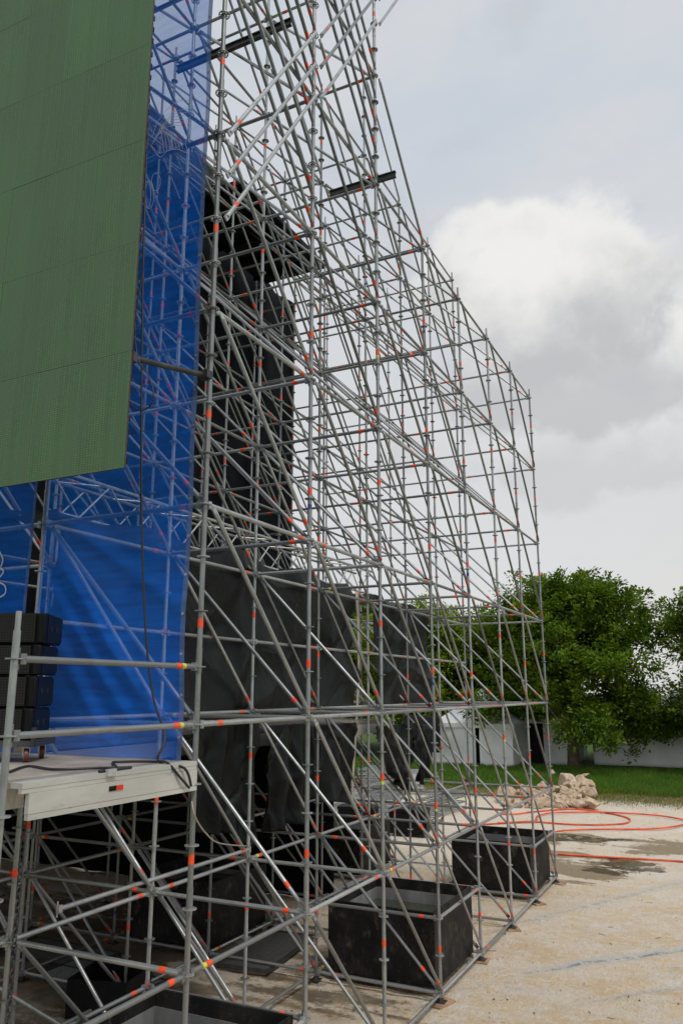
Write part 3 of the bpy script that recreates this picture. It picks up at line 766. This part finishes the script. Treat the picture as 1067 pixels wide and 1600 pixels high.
MB().box((XE+.008, pc.y, pc.z), (.03, .09, .05), 'aluminium').build('latch_plate', dk)
for i in range(12): MB().box((XE-.4-i*1.05, (YD0+YD1)/2, ZD-.13), (.06, YD1-YD0-.1, .17), 'aluminium').build('joist', dk)

# ------------------------------------------------------------------ loudspeakers on a dolly
RZ = .50; CORN = onY(62, 1060, 5.12); RM = Matrix.Rotation(RZ, 3, 'Z')
BC = Vector((CORN.x, CORN.y, 0))-RM @ Vector((.54, 0, 0))
dol = thing('speaker_dolly', (BC.x, BC.y, ZD), 'low black dolly on castors under the stacked loudspeakers', 'dolly', None, RZ); dw = Matrix(dol['_w'])
MB().box((0, .25, .155), (1.12, .56, .05), 'dark_steel').build('frame', dol, dw)
MB().box((.545, -.03, .21), (.035, .04, .16), 'dark_steel').build('upright', dol, dw)
for (dx, dy) in ((.47, .03), (.47, .44), (-.46, .03), (-.46, .44)):
    w = MB(); w.ring((dx, dy, .057), (1, .5, 0), .03, .056, .036, 'wheel_red', 18); w.ring((dx, dy, .057), (1, .5, 0), .006, .032, .040, 'aluminium', 12)
    wo_ = w.build('castor', dol, dw)
    f = MB()
    for q in (-1, 1): f.box((dx+q*.024, dy+q*.012, .095), (.005, .05, .085), 'aluminium', Matrix.Rotation(.46, 3, 'Z'))
    f.box((dx, dy, .127), (.07, .07, .006), 'aluminium'); f.build('fork', wo_, dw)
CH = .272
poses = [(0, .0, 0), (.012, .005, .4), (.03, .01, .8), (.055, .016, 1.2)]
labs = ['black line array loudspeaker at the bottom of the stack, resting on the dolly', 'black line array loudspeaker second from the bottom of the stack',
        'black line array loudspeaker second from the top of the stack', 'black line array loudspeaker on top of the stack']
for i in range(4):
    root = thing('loudspeaker', (BC.x-.05+poses[i][0], BC.y+poses[i][1], ZD+.182+i*(CH+.001)), labs[i], 'loudspeaker', 'stacked line array loudspeakers', RZ)
    Wd, Dp = 1.08, .50
    mw = Matrix(root['_w']); zz = CH
    def wb(name, mb): return mb.build(name, root, mw)
    b = MB()                                                    # tapering cabinet
    x0, x1 = -Wd/2, Wd/2
    v = [(x0, .03, .001), (x1, .03, .001), (x1-.01, Dp, .006), (x0+.01, Dp, .006), (x0, .03, zz-.001), (x1, .03, zz-.001), (x1-.01, Dp, zz-.006), (x0+.01, Dp, zz-.006)]
    b.add(v, [(0, 3, 2, 1), (4, 5, 6, 7), (0, 1, 5, 4), (1, 2, 6, 5), (2, 3, 7, 6), (3, 0, 4, 7)], 'black_plastic')
    cab = wb('cabinet', b); bv = cab.modifiers.new('bevel', 'BEVEL'); bv.width = .012; bv.segments = 2
    b = MB(); b.box((-.04, .018, zz/2), (Wd-.10, .024, zz-.03), 'speaker_grille'); wb('grille', b)
    b = MB(); b.box((x1-.028, .012, zz/2), (.062, .05, zz-.012), 'black_plastic'); e_ = wb('end_cheek', b); bv = e_.modifiers.new('bevel', 'BEVEL'); bv.width = .012; bv.segments = 2
    b = MB()
    v = [(x1+.006, .06, .016), (x1+.006, Dp-.03, .026), (x1+.006, Dp-.03, zz-.026), (x1+.006, .06, zz-.016)]
    b.add(v+[(x1-.012, q[1], q[2]) for q in v], [(0, 1, 2, 3), (4, 7, 6, 5), (0, 4, 5, 1), (1, 5, 6, 2), (2, 6, 7, 3), (3, 7, 4, 0)], 'navy_panel'); sp_ = wb('side_plate', b)
    for q in (.15, .30):
        b = MB(); b.ring((x1+.007, q, zz*.52), (1, 0, 0), .0, .026, .006, 'rubber', 12); wb('grip_hole', b)

# ------------------------------------------------------------------ cables, chain
def cable(name, pts, r, label, mat='rubber', n=6, cat='cable'):
    return tag(MB().path(smooth([tuple(p) for p in pts], 6), r, mat, n).build(name), label, cat)
cp = [onY(x, y, YM-.10-.0*y) for x, y in ((236, -10), (233, 150), (228, 270), (224, 420), (222, 560), (221, 760), (224, 900), (229, 1000), (240, 1090), (258, 1150))]
cp = cp + [Vector((XE-.16, onX(272, 1180, XE).y, ZD+.02)), onX(288, 1200, XE+.03), onX(299, 1228, XE+.035)]
cable('power_cable', cp, .011, 'long black cable hanging down the blue banner onto the deck edge')
c2 = [onZ(x, y, ZD+.012) for x, y in ((16, 1206), (45, 1197), (85, 1202), (150, 1200), (200, 1199), (226, 1201), (222, 1206), (200, 1208), (182, 1200), (176, 1192), (190, 1190), (240, 1190), (262, 1192))]
c2 += [onX(282, 1215, XE+.03), onX(296, 1231, XE+.035)]
for p in c2[:-2]: p.x = min(p.x, XE-.03)
cable('power_cable', c2, .0105, 'black cable looped loosely along the stage deck edge')
cable('power_cable', [onY(x, y, YS+.2) for x, y in ((224, 420), (212, 500), (216, 560), (234, 590), (240, 625), (222, 642), (203, 632))], .006, 'thin black cable looping out from the video wall edge', 'rubber')
cable('power_cable', [onY(x, y, YS+.13) for x, y in ((236, 0), (230, 120), (225, 240), (216, 330), (222, 365), (214, 400), (208, 520))], .008, 'thin black cable running down the side of the video wall', 'rubber')
cable('rope', [onX(300, 1252, XE), onX(305, 1276, XE), onX(322, 1302, XE-.4), onX(345, 1318, XE-.9), onX(388, 1322, XT)], .007, 'thin pale rope sagging under the hanging tarpaulin by the deck', 'hem', 6, 'rope')
ch = MB(); z = ZD-.12; xc, yc = -4.50, 4.20; i = 0
while z > .5:
    lk = []
    for q in range(9):
        a = q*math.pi/4; u = .017*math.cos(a); w_ = .028*math.sin(a)
        lk.append((xc+(u if i % 2 else 0), yc+(0 if i % 2 else u), z+w_))
    ch.path(lk, .0055, 'dark_steel', 5); z -= .043; i += 1
tag(ch.build('hoist_chain'), 'dark steel chain hanging below the deck beside the scaffold posts', 'chain')

# ================================================================== BALLAST TANKS
def tank(j0, k0, label, water=.80):
    x1, x0 = NX(j0)-.13, NX(j0+1)+.13; y0, y1 = NY(k0)+.16, NY(k0+1)-.02; zt, zb = 1.16, .13
    root = thing('ballast_tank', ((x0+x1)/2, (y0+y1)/2, 0), label, 'water tank', 'ballast tanks under the scaffold')
    T = .035
    for (nm, a, b_, c_, d) in (('wall', x0, x1, y0, y0+T), ('wall', x0, x1, y1-T, y1), ('wall', x0, x0+T, y0+T+.002, y1-T-.002), ('wall', x1-T, x1, y0+T+.002, y1-T-.002)):
        b = MB(); b.box(((a+b_)/2, (c_+d)/2, (zt+zb)/2), (b_-a, d-c_, zt-zb), 'tank_outside'); b.build('wall', root)
    # grey liner below a black rim
    for (a, b_, c_, d) in ((x0+T+.01, x1-T-.01, y1-T-.012, y1-T-.004), (x0+T+.01, x1-T-.01, y0+T+.004, y0+T+.012), (x0+T+.004, x0+T+.012, y0+T+.014, y1-T-.014), (x1-T-.012, x1-T-.004, y0+T+.014, y1-T-.014)):
        b = MB(); b.box(((a+b_)/2, (c_+d)/2, (zt-.17+zb)/2), (b_-a, d-c_, zt-.17-zb), 'tank_inside'); b.build('liner', root)
    MB().box(((x0+x1)/2, (y0+y1)/2, zb+.02), (x1-x0-.1, y1-y0-.1, .03), 'tank_inside').build('floor_plate', root)
    b = MB(); b.add([(x0+T+.013, y0+T+.015, water), (x1-T-.013, y0+T+.015, water), (x1-T-.013, y1-T-.015, water), (x0+T+.013, y1-T-.015, water)], [(0, 1, 2, 3)], 'tank_water'); b.build('water_surface', root)
    b = MB()
    for yy in (y0+.03, y1-.03):
        b.tube((x0, yy, .075), (x1, yy, .075), .03, 'galvanised', 8); b.tube((x0+.1, yy-.075, .11), (x1-.2, yy-.075, .11), .022, 'galvanised', 8)
    b.build('base_frame', root)
    for xx in (x1-.18,):
        MB().ring((xx, y0-.012, zt-.09), (0, 1, 0), .02, .075, .02, 'tank_outside', 14).build('lifting_lug', root)
tank(0, 3, 'black rusty open water tank beside the third scaffold bay, grey liner showing', .80)
tank(0, 6, 'black open water tank in the end bay near the orange hoses', .5)
tank(0, 0, 'black open water tank in the corner bay below the stage deck', .4)
tank(2, 3, 'black open water tank deep in the shade behind the hanging tarpaulin', .9)
tank(2, 6, 'black open water tank far inside beside the stacked steel frames', .85)

# clutter on the ground under the structure
def steel_grating(x, y, w, l, z, rz, label):
    root = thing('steel_grating', (x, y, z), label, 'grating', None, rz); mw = Matrix(root['_w'])
    b = MB()
    for s_ in (-1, 1): b.box((s_*w/2, 0, .03), (.03, l, .06), 'dark_steel')
    for s_ in (-1, 1): b.box((0, s_*(l/2-.02), .03), (w-.04, .03, .055), 'dark_steel')
    b.build('frame', root, mw)
    b = MB(); n = int(l/.06)
    for i in range(n): b.box((0, -l/2+.05+i*(l-.1)/n, .045), (w-.05, .016, .02), 'galvanised')
    tag(b.build('bars', root, mw), kind='stuff')
for (x_, y_, rz_, la) in ((155, 1525, 1.5, 'dark steel grating lying under the stage beside the black crate'), (90, 1485, 1.55, 'dark steel grating lying deep under the stage'), (420, 1480, .1, 'steel grating on the wet sand between the tanks'), (330, 1440, 1.2, 'steel grating at the foot of the shaded tank')):
    p = onZ(x_, y_, .12); steel_grating(p.x, p.y, .9, 2.0, .05, rz_, la)
p = onZ(170, 1580, 0)
cr = thing('plastic_crate', (p.x, p.y, 0), 'open black crate on the ground under the stage deck', 'crate', None, .25); mw = Matrix(cr['_w'])
for (a, c_, sx_, sy_) in ((0, .38, .9, .03), (0, -.38, .9, .03), (.435, 0, .03, .73), (-.435, 0, .03, .73)): MB().box((a, c_, .26), (sx_, sy_, .50), 'black_plastic').build('side', cr, mw)
MB().box((0, 0, .03), (.84, .73, .03), 'black_plastic').build('bottom', cr, mw)
# stacked steel frames on the sand beyond the scaffold
def frame_mesh():
    b = MB(); w, l = 1.1, 2.0
    for x_ in (-w/2, 0, w/2): b.tube((x_, -l/2, 0), (x_, l/2, 0), .03, 'galvanised', 6)
    for i in range(6): y_ = -l/2+i*l/5; b.tube((-w/2, y_, 0), (w/2, y_, 0), .022, 'galvanised', 6)
    for x_ in (-w/2, w/2):
        for y_ in (-l/2, l/2): b.tube((x_, y_, -.10), (x_, y_, .09), .03, 'galvanised', 6)
    return b.mesh('storage_pallet')
fm = frame_mesh()
PL = ['in the tall stack nearest the pointed tarpaulin', 'in the stack of four behind the middle tank', 'in the low stack of three beside the equipment case', 'in the stack by the end scaffold bay', 'in the tallest stack of six by the lawn', 'in the stack of five by the lawn edge']
for si, (ux, uy, n, rz_) in enumerate(((545, 1262, 5, .3), (602, 1272, 4, .2), (655, 1292, 3, .1), (690, 1268, 4, -.1), (590, 1240, 6, .1), (640, 1238, 5, .4))):
    p = onZ(ux, uy, 0)
    for i in range(n):
        tag(ob('storage_pallet', fm, None, Matrix.Translation((p.x, p.y, .10+.195*i)) @ Matrix.Rotation(rz_+.03*math.sin(i*3+si), 4, 'Z')), 'flat galvanised storage pallet, %s' % PL[si], 'pallet', 'galvanised pallets in stack %s' % 'abcdef'[si])
for (ux, uy, la) in ((640, 1305, 'black wrapped cable drum box on the sand behind the middle tank'), (560, 1300, 'black equipment case under the scaffold behind the hanging tarpaulin')):
    p = onZ(ux, uy, 0); root = thing('equipment_case', (p.x, p.y, 0), la, 'case', None, .2); mw = Matrix(root['_w'])
    o = MB().box((0, 0, .40), (1.2, .7, .62), 'black_plastic').build('body', root, mw); bv = o.modifiers.new('bevel', 'BEVEL'); bv.width = .02
    MB().box((0, 0, .76), (1.22, .72, .10), 'black_plastic').build('lid', root, mw)
    for a in (-.45, .45):
        for c_ in (-.25, .25): MB().ring((a, c_, .05), (1, 0, 0), .01, .05, .04, 'rubber', 10).build('wheel', root, mw)

# ================================================================== HOSES, ROCKS
def zpt(x, y, up):
    p = onZ(760+x/3.476, 1160+y/3.476, 0); return (p.x, p.y, ground_z(p.x, p.y)+up)
h1 = [(-200, 452), (0, 448), (130, 441), (270, 437), (310, 440), (450, 450), (600, 452), (740, 445), (778, 430), (750, 410), (640, 388), (520, 371), (400, 370), (250, 385), (150, 395), (60, 392)]
h2 = [(60, 446), (200, 440), (268, 434), (274, 412), (340, 396), (450, 389), (640, 391), (900, 405), (1040, 425), (1085, 442), (1060, 465), (900, 480), (650, 485), (480, 487), (360, 500), (270, 520), (100, 560)]
h3 = [(60, 590), (250, 606), (360, 615), (520, 625), (700, 638), (850, 650), (1067, 660), (1300, 690)]
cable('hose', [zpt(*p, .035) for p in h1], .028, 'orange hose lying in a closed loop in front of the rock heap', 'hose_orange', 8, 'hose')
cable('hose', [zpt(*p, .06) for p in h2], .028, 'orange hose sweeping in a wide bend across the sand', 'hose_orange', 8, 'hose')
cable('hose', [zpt(*p, .03) for p in h3], .028, 'single orange hose running straight past the puddle', 'hose_orange', 8, 'hose')

def rock_mesh(seed):
    bm = bmesh.new(); bmesh.ops.create_icosphere(bm, subdivisions=3, radius=.5); rg = random.Random(seed)
    pl = [(Vector((rg.gauss(0, 1), rg.gauss(0, 1), rg.gauss(0, 1))).normalized(), rg.uniform(.20, .38)) for _ in range(13)]
    for v in bm.verts:
        p = v.co.copy()
        for n_, d in pl:
            e = p.dot(n_)-d
            if e > 0: p -= n_*e*.98
        p *= 1+.06*mnoise.noise(p*6+Vector((seed, 0, 0))); v.co = p
    me = bpy.data.meshes.new('rock'); bm.to_mesh(me); bm.free(); me.materials.append(M['rock'])
    me.polygons.foreach_set('use_smooth', [True]*len(me.polygons)); me.set_sharp_from_angle(angle=R(16)); return me
rocks = [rock_mesh(s_) for s_ in range(6)]
rg = random.Random(11)
def rock(x, y, z, s_, label, grp=None, sq=None):
    o = ob('rock', rocks[rg.randrange(6)], None, Matrix.Translation((x, y, z)) @ Matrix.Rotation(rg.uniform(0, 6.3), 4, 'Z') @ Matrix.Rotation(rg.uniform(-.5, .5), 4, 'X') @ Matrix.Diagonal((s_*rg.uniform(.9, 1.3), s_, s_*(sq or rg.uniform(.65, .95)), 1)))
    tag(o, label, 'rock', grp)
def rpx(ux, uy, dy=0): p = onZ(ux, uy, 0); return p
big = [(888, 1240, 1.15, .95, 'largest tan boulder at the top of the rock heap'), (914, 1246, .95, .95, 'rounded tan boulder on the outer end of the rock heap'), (927, 1262, .75, .9, 'tan boulder lying at the foot of the heap end'),
       (863, 1215, .55, .7, 'small pale rock lying alone on the grass above the heap'), (915, 1219, .5, .7, 'pale rock on the bank edge above the heap'), (903, 1262, .7, .6, 'flat tan rock low at the front of the heap')]
for (ux, uy, s_, sq, la) in big:
    p = rpx(ux, uy+s_*5); rock(p.x, p.y, ground_z(p.x, p.y)+s_*.30+(.25 if s_ > .9 else 0), s_, la, None, sq)
for i in range(150):
    u = rg.random(); ux = 782+u*142; hh_ = rg.random(); uy = 1263-hh_*44*(.75+.25*u); s_ = rg.uniform(.26, .52)*(1.25 if rg.random() < .2 else 1)
    yq = 1264-8*hh_; p = onZ(ux, yq, 0); p2 = onY(ux, uy, p.y+hh_*1.2)
    rock(p2.x, p2.y, max(ground_z(p2.x, p2.y)+s_*.2, min(p2.z, .95)), s_, 'small pale limestone rock piled in the heap beside the grass', 'small rocks in the heap')
# loose pebbles, twigs and leaves on the sand
b = MB(); pr2 = random.Random(5)
for i in range(700):
    x_ = pr2.uniform(-9, 3.5); y_ = pr2.uniform(8, 34); s_ = pr2.uniform(.006, .022); z_ = ground_z(x_, y_)+s_*.3
    r_ = Matrix.Rotation(pr2.uniform(0, 6), 3, 'Z'); m_ = pr2.choice(('rock', 'rock', 'bark'))
    if pr2.random() < .10: b.box((x_, y_, z_), (pr2.uniform(.05, .16), .007, .007), 'bark', r_)
    else: b.add([Vector((x_, y_, z_))+r_ @ Vector(q)*s_ for q in ((1, 0, 0), (-.7, .8, 0), (-.6, -.9, 0), (.1, .1, .9), (.5, .8, .1))], [(0, 4, 3), (4, 1, 3), (1, 2, 3), (2, 0, 3)], m_)
tag(b.build('ground_litter', None, None, False), 'twigs and pebbles scattered over the pale sand', 'litter', kind='stuff')

# ================================================================== GRASS
def blades(name, n, reg, hmin, hmax, mat, label, seed, w=.012):
    b_v, b_f = [], []; rg_ = random.Random(seed)
    for i in range(n):
        x_, y_ = reg(rg_); h_ = rg_.uniform(hmin, hmax); a = rg_.uniform(0, 6.28); z_ = ground_z(x_, y_)-.01
        dx, dy = math.cos(a)*w, math.sin(a)*w; lx, ly = rg_.gauss(0, .28)*h_, rg_.gauss(0, .28)*h_; o = len(b_v)
        b_v += [(x_-dx, y_-dy, z_), (x_+dx, y_+dy, z_), (x_+lx*.4+dx*.6, y_+ly*.4+dy*.6, z_+h_*.6), (x_+lx, y_+ly, z_+h_)]; b_f += [(o, o+1, o+2), (o, o+2, o+3)]
    me = bpy.data.meshes.new(name); me.from_pydata(b_v, [], b_f); me.materials.append(M[mat]); tag(ob(name, me), label, 'grass', kind='stuff')
blades('lawn_grass', 60000, lambda r: (r.uniform(-26, 6), 37.0+11.3*r.random()**1.6), .10, .26, 'grass', 'green grass on the bank in front of the tents', 1)
blades('bank_grass', 26000, lambda r: (r.uniform(-22, 6), r.gauss(36.6, .9)), .05, .17, 'dry_grass', 'straw coloured grass along the edge of the sand', 2)
# ================================================================== TENTS
def tent_wall(name, p, q, z0, z1, parent, seed, mat='white_fabric', amp=.10):
    p, q = Vector(p), Vector(q); d = q-p; n_ = Vector((-d.y, d.x, 0)).normalized()
    def fn(u, v):
        w = amp*(math.sin(u*d.length*2.2+seed+1.2*N3(u*6, v*2, seed))*.5+N3(u*d.length*.8, v*1.5, seed))*(.25+.75*(1-abs(2*v-1)**3))
        return p+d*u+n_*w+Vector((0, 0, z0+(z1-z0)*v))
    return cloth(name, fn, 60, 14, mat, parent, .01)
def tent(x0, x1, y0, y1, eave, peak, label, openings=()):
    root = thing('event_tent', ((x0+x1)/2, (y0+y1)/2, .15), label, 'tent')
    g0 = .15
    cut = [x0]+[v for o_ in openings for v in o_]+[x1]
    for i in range(0, len(cut), 2):
        if cut[i+1]-cut[i] > .05: tent_wall('wall', (cut[i], y0, 0), (cut[i+1], y0, 0), g0, eave, root, i+x0)
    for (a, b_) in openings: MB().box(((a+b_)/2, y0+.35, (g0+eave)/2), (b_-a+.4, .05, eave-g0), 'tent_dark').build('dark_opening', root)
    tent_wall('wall', (x1, y0, 0), (x1, y1, 0), g0, eave, root, 3.3); tent_wall('wall', (x0, y1, 0), (x0, y0, 0), g0, eave, root, 1.3)
    cx_, cy_ = (x0+x1)/2, (y0+y1)/2
    b = MB(); n = 8; vs = []
    for i in range(n+1):
        s_ = i/n; k_ = (1-s_)**1.35
        vs += [(cx_+(a*(x1-x0)/2+a*.12)*(1-s_), cy_+(c_*(y1-y0)/2+c_*.12)*(1-s_), peak-(peak-eave)*(1-k_) if False else eave+(peak-eave)*s_**1.25) for a, c_ in ((-1, -1), (1, -1), (1, 1), (-1, 1))]
    fs = [(i*4+q, i*4+(q+1) % 4, (i+1)*4+(q+1) % 4, (i+1)*4+q) for i in range(n) for q in range(4)]
    b.add(vs, fs, 'white_fabric'); b.build('roof', root)
    b = MB()
    for (p, q) in (((x0-.12, y0-.13), (x1+.12, y0-.13)), ((x1+.13, y0-.12), (x1+.13, y1+.12))):
        p, q = Vector((*p, eave-.12)), Vector((*q, eave-.12)); dd = q-p; rr_ = Matrix.Rotation(math.atan2(dd.y, dd.x), 3, 'Z')
        b.box((p+q)/2, (dd.length, .02, .26), 'white_fabric', rr_)
    b.build('valance', root)
    for (x_, y_) in ((x0+.1, y0+.1), (x1-.1, y0+.1)): MB().tube((x_, y_, g0), (x_, y_, eave), .05, 'aluminium', 8).build('pole', root)
tent(-16.9, -12.0, 46.5, 51.5, 2.55, 4.55, 'white peaked marquee tent with a dark doorway seen through the scaffold', ((-14.2, -13.95),))
tent(-13.6, -9.3, 49.5, 55, 2.75, 4.6, 'white tent with black opening and tied curtains beside the tree trunk', ((-13.1, -10.9),))
tent(-8.2, 5.5, 50.5, 60, 3.05, 5.2, 'long white tent with creased side wall behind the trees')
b = MB()
tent_wall('screen_cloth', (-18.4, 45.6, 0), (-16.0, 45.6, 0), .9, 3.0, None, 2.2, 'tent_dark')
o = bpy.data.objects['screen_cloth']; tag(o, 'black cloth screen standing in front of the peaked tent', 'screen cloth')
for x_ in (-18.35, -16.05): MB().tube((x_, 45.65, .3), (x_, 45.65, 3.05), .03, 'dark_steel', 6).build('pole', o)

# ================================================================== TREES
def leaf_shape(rg_, size):
    l_, w = size*rg_.uniform(.7, 1.3), size*rg_.uniform(.26, .40)
    return [(0, 0, 0), (w, l_*.45, .10*l_), (0, l_, -.05*l_), (-w, l_*.45, .10*l_)]
def tree_meshes(seed, ht, rad, droop):
    rg_ = random.Random(seed); wood = MB(); tips = []
    trunk_h = ht*.25
    tp = [(0, 0, -.1), (.05, .03, trunk_h*.5), (.02, -.04, trunk_h), (.1, .1, ht*.45), (.0, .15, ht*.72), (.1, .1, ht*.9)]
    wood.path(smooth(tp, 4), lambda s_: .34*(1-s_)**.8+.03, 'bark', 10)
    nb = 30
    for i in range(nb):
        a = i*2.399+rg_.uniform(-.3, .3); f = (i+.5)/nb; z0 = trunk_h*.8+(ht*.78-trunk_h*.8)*f
        reach = rad*(1-.62*max(0, f-.25)**1.1)*rg_.uniform(.78, 1.08)*(.95 if f > .1 else 1.0)
        rise = (ht-z0)*rg_.uniform(.25, .6)*(.25+f) - (droop*rg_.uniform(.4, 1.0) if f < .32 else 0)
        e = Vector((math.cos(a)*reach, math.sin(a)*reach, z0+rise))
        m_ = Vector((math.cos(a)*reach*.5, math.sin(a)*reach*.5, z0+max(rise*.5, .2)+.5))
        pts = smooth([(0, 0, z0), tuple(m_), tuple(e)], 5); wood.path(pts, lambda s_: .11*(1-s_)+.015, 'bark', 5)
        for q in range(5, len(pts)+1):
            tips.append((Vector(pts[min(q, len(pts)-1)]), .5+.5*f))
            if rg_.random() < .8:
                tw = Vector(pts[min(q, len(pts)-1)])+Vector((rg_.gauss(0, 1), rg_.gauss(0, 1), rg_.gauss(.1, .7)))*rad*.15
                tips.append((tw, .5)); wood.tube(pts[min(q, len(pts)-1)], tw, .03, 'bark', 4, .008)
    for i in range(14): tips.append((Vector((rg_.gauss(0, .22)*rad, rg_.gauss(0, .22)*rad, ht*rg_.uniform(.72, .97))), .8))
    for i in range(90): a = rg_.uniform(0, 6.28); q = rad*rg_.uniform(.35, .82); f = rg_.uniform(.38, .86); tips.append((Vector((math.cos(a)*q*(1.25-f*.75), math.sin(a)*q*(1.25-f*.75), ht*f)), .6))
    if seed == 1:                                            # low boughs hanging beside the trunk
        for i in range(16):
            a = -.4+rg_.uniform(-.35, .25); q = rg_.uniform(1.6, 4.4); z_ = rg_.uniform(1.2, 3.2)+.15*q; p = Vector((math.cos(a)*q, math.sin(a)*q, z_)); tips.append((p, .5))
            if i % 3 == 0: wood.path(smooth([(math.cos(a)*q*.3, math.sin(a)*q*.3, 3.6), (math.cos(a)*q*.8, math.sin(a)*q*.8, 3.4), tuple(p)], 4), lambda s_: .05*(1-s_)+.01, 'bark', 5)
    vs, fs = [], []
    for (c_, f) in tips:
        nsub = rg_.randint(4, 5); R_ = rad*rg_.uniform(.12, .19)
        for q in range(nsub):
            sc_ = c_+Vector((rg_.gauss(0, .5), rg_.gauss(0, .5), rg_.gauss(0, .38)))*R_
            ax = Vector((rg_.gauss(0, 1), rg_.gauss(0, 1), rg_.gauss(.35, .6))).normalized(); ln_ = R_*rg_.uniform(.5, 1.0)
            for w_ in range(42):                                  # leaves along a spray, tips hanging out
                s_ = rg_.random(); p = sc_+ax*ln_*(s_-.3)+Vector((rg_.gauss(0, 1), rg_.gauss(0, 1), rg_.gauss(0, .8)))*R_*.19
                dirv = (ax*.7+(p-sc_).normalized()*.8+Vector((0, 0, -.15))).normalized()
                x_, y_, d_ = basis(dirv, Vector((rg_.gauss(0, .4), rg_.gauss(0, .4), 1)).normalized())
                sh = leaf_shape(rg_, .23); o_ = len(vs)
                vs += [p+x_*u+d_*v+y_*w2 for u, v, w2 in sh]; fs += [(o_, o_+1, o_+2), (o_, o_+2, o_+3)]
    cm = bpy.data.meshes.new('crown'); cm.from_pydata([tuple(v) for v in vs], [], fs)
    wm = wood.mesh('trunk'); print('tree tris', len(fs)); return wm, cm
TM = [tree_meshes(1, 11.0, 5.5, 2.2), tree_meshes(2, 10.4, 5.8, .9), tree_meshes(5, 9.8, 5.6, 1.4)]
def tree(v, x, y, s_, rz, label, pale=False, grp=None):
    root = ob('tree', None, None, Matrix.Translation((x, y, .13)) @ Matrix.Rotation(rz, 4, 'Z') @ Matrix.Scale(s_, 4)); mw = Matrix(root['_w'])
    tag(root, label, 'tree', grp)
    ob('trunk', TM[v][0], root, mw)
    cm = TM[v][1]
    if not cm.materials: cm.materials.append(M['leaf'])
    c_ = ob('crown', cm, root, mw)
    c_.material_slots[0].link = 'OBJECT'; c_.material_slots[0].material = M['leaf_pale' if pale else 'leaf']
tree(0, -9.0, 48.3, 1.0, .4, 'broad dark green tree standing in front of the long white tent')
tree(1, 1.5, 49.5, 1.0, 2.0, 'leafy green tree whose branches hang over the long white tent')
tree(2, -14.6, 55.5, .98, 1.0, 'green tree rising behind the peaked tent')
tree(1, -20.5, 53.5, .98, 3.6, 'light green tree seen through the scaffold behind the black cloth', True)
for i, (x_, y_, v, s_, rz_) in enumerate(((-27, 56, 0, 1.0, 1.1), (-34, 58, 2, 1.05, 2.2), (6, 58, 0, 1.0, 4.1), (-42, 58, 1, 1.0, 5.0), (-19, 66, 0, .9, 2.9))):
    tree(v, x_, y_, s_, rz_, 'green tree in the row beyond the tents', i % 3 == 1, 'trees beyond the tents')
for o in bpy.data.objects:
    if '_w' in o: del o['_w']
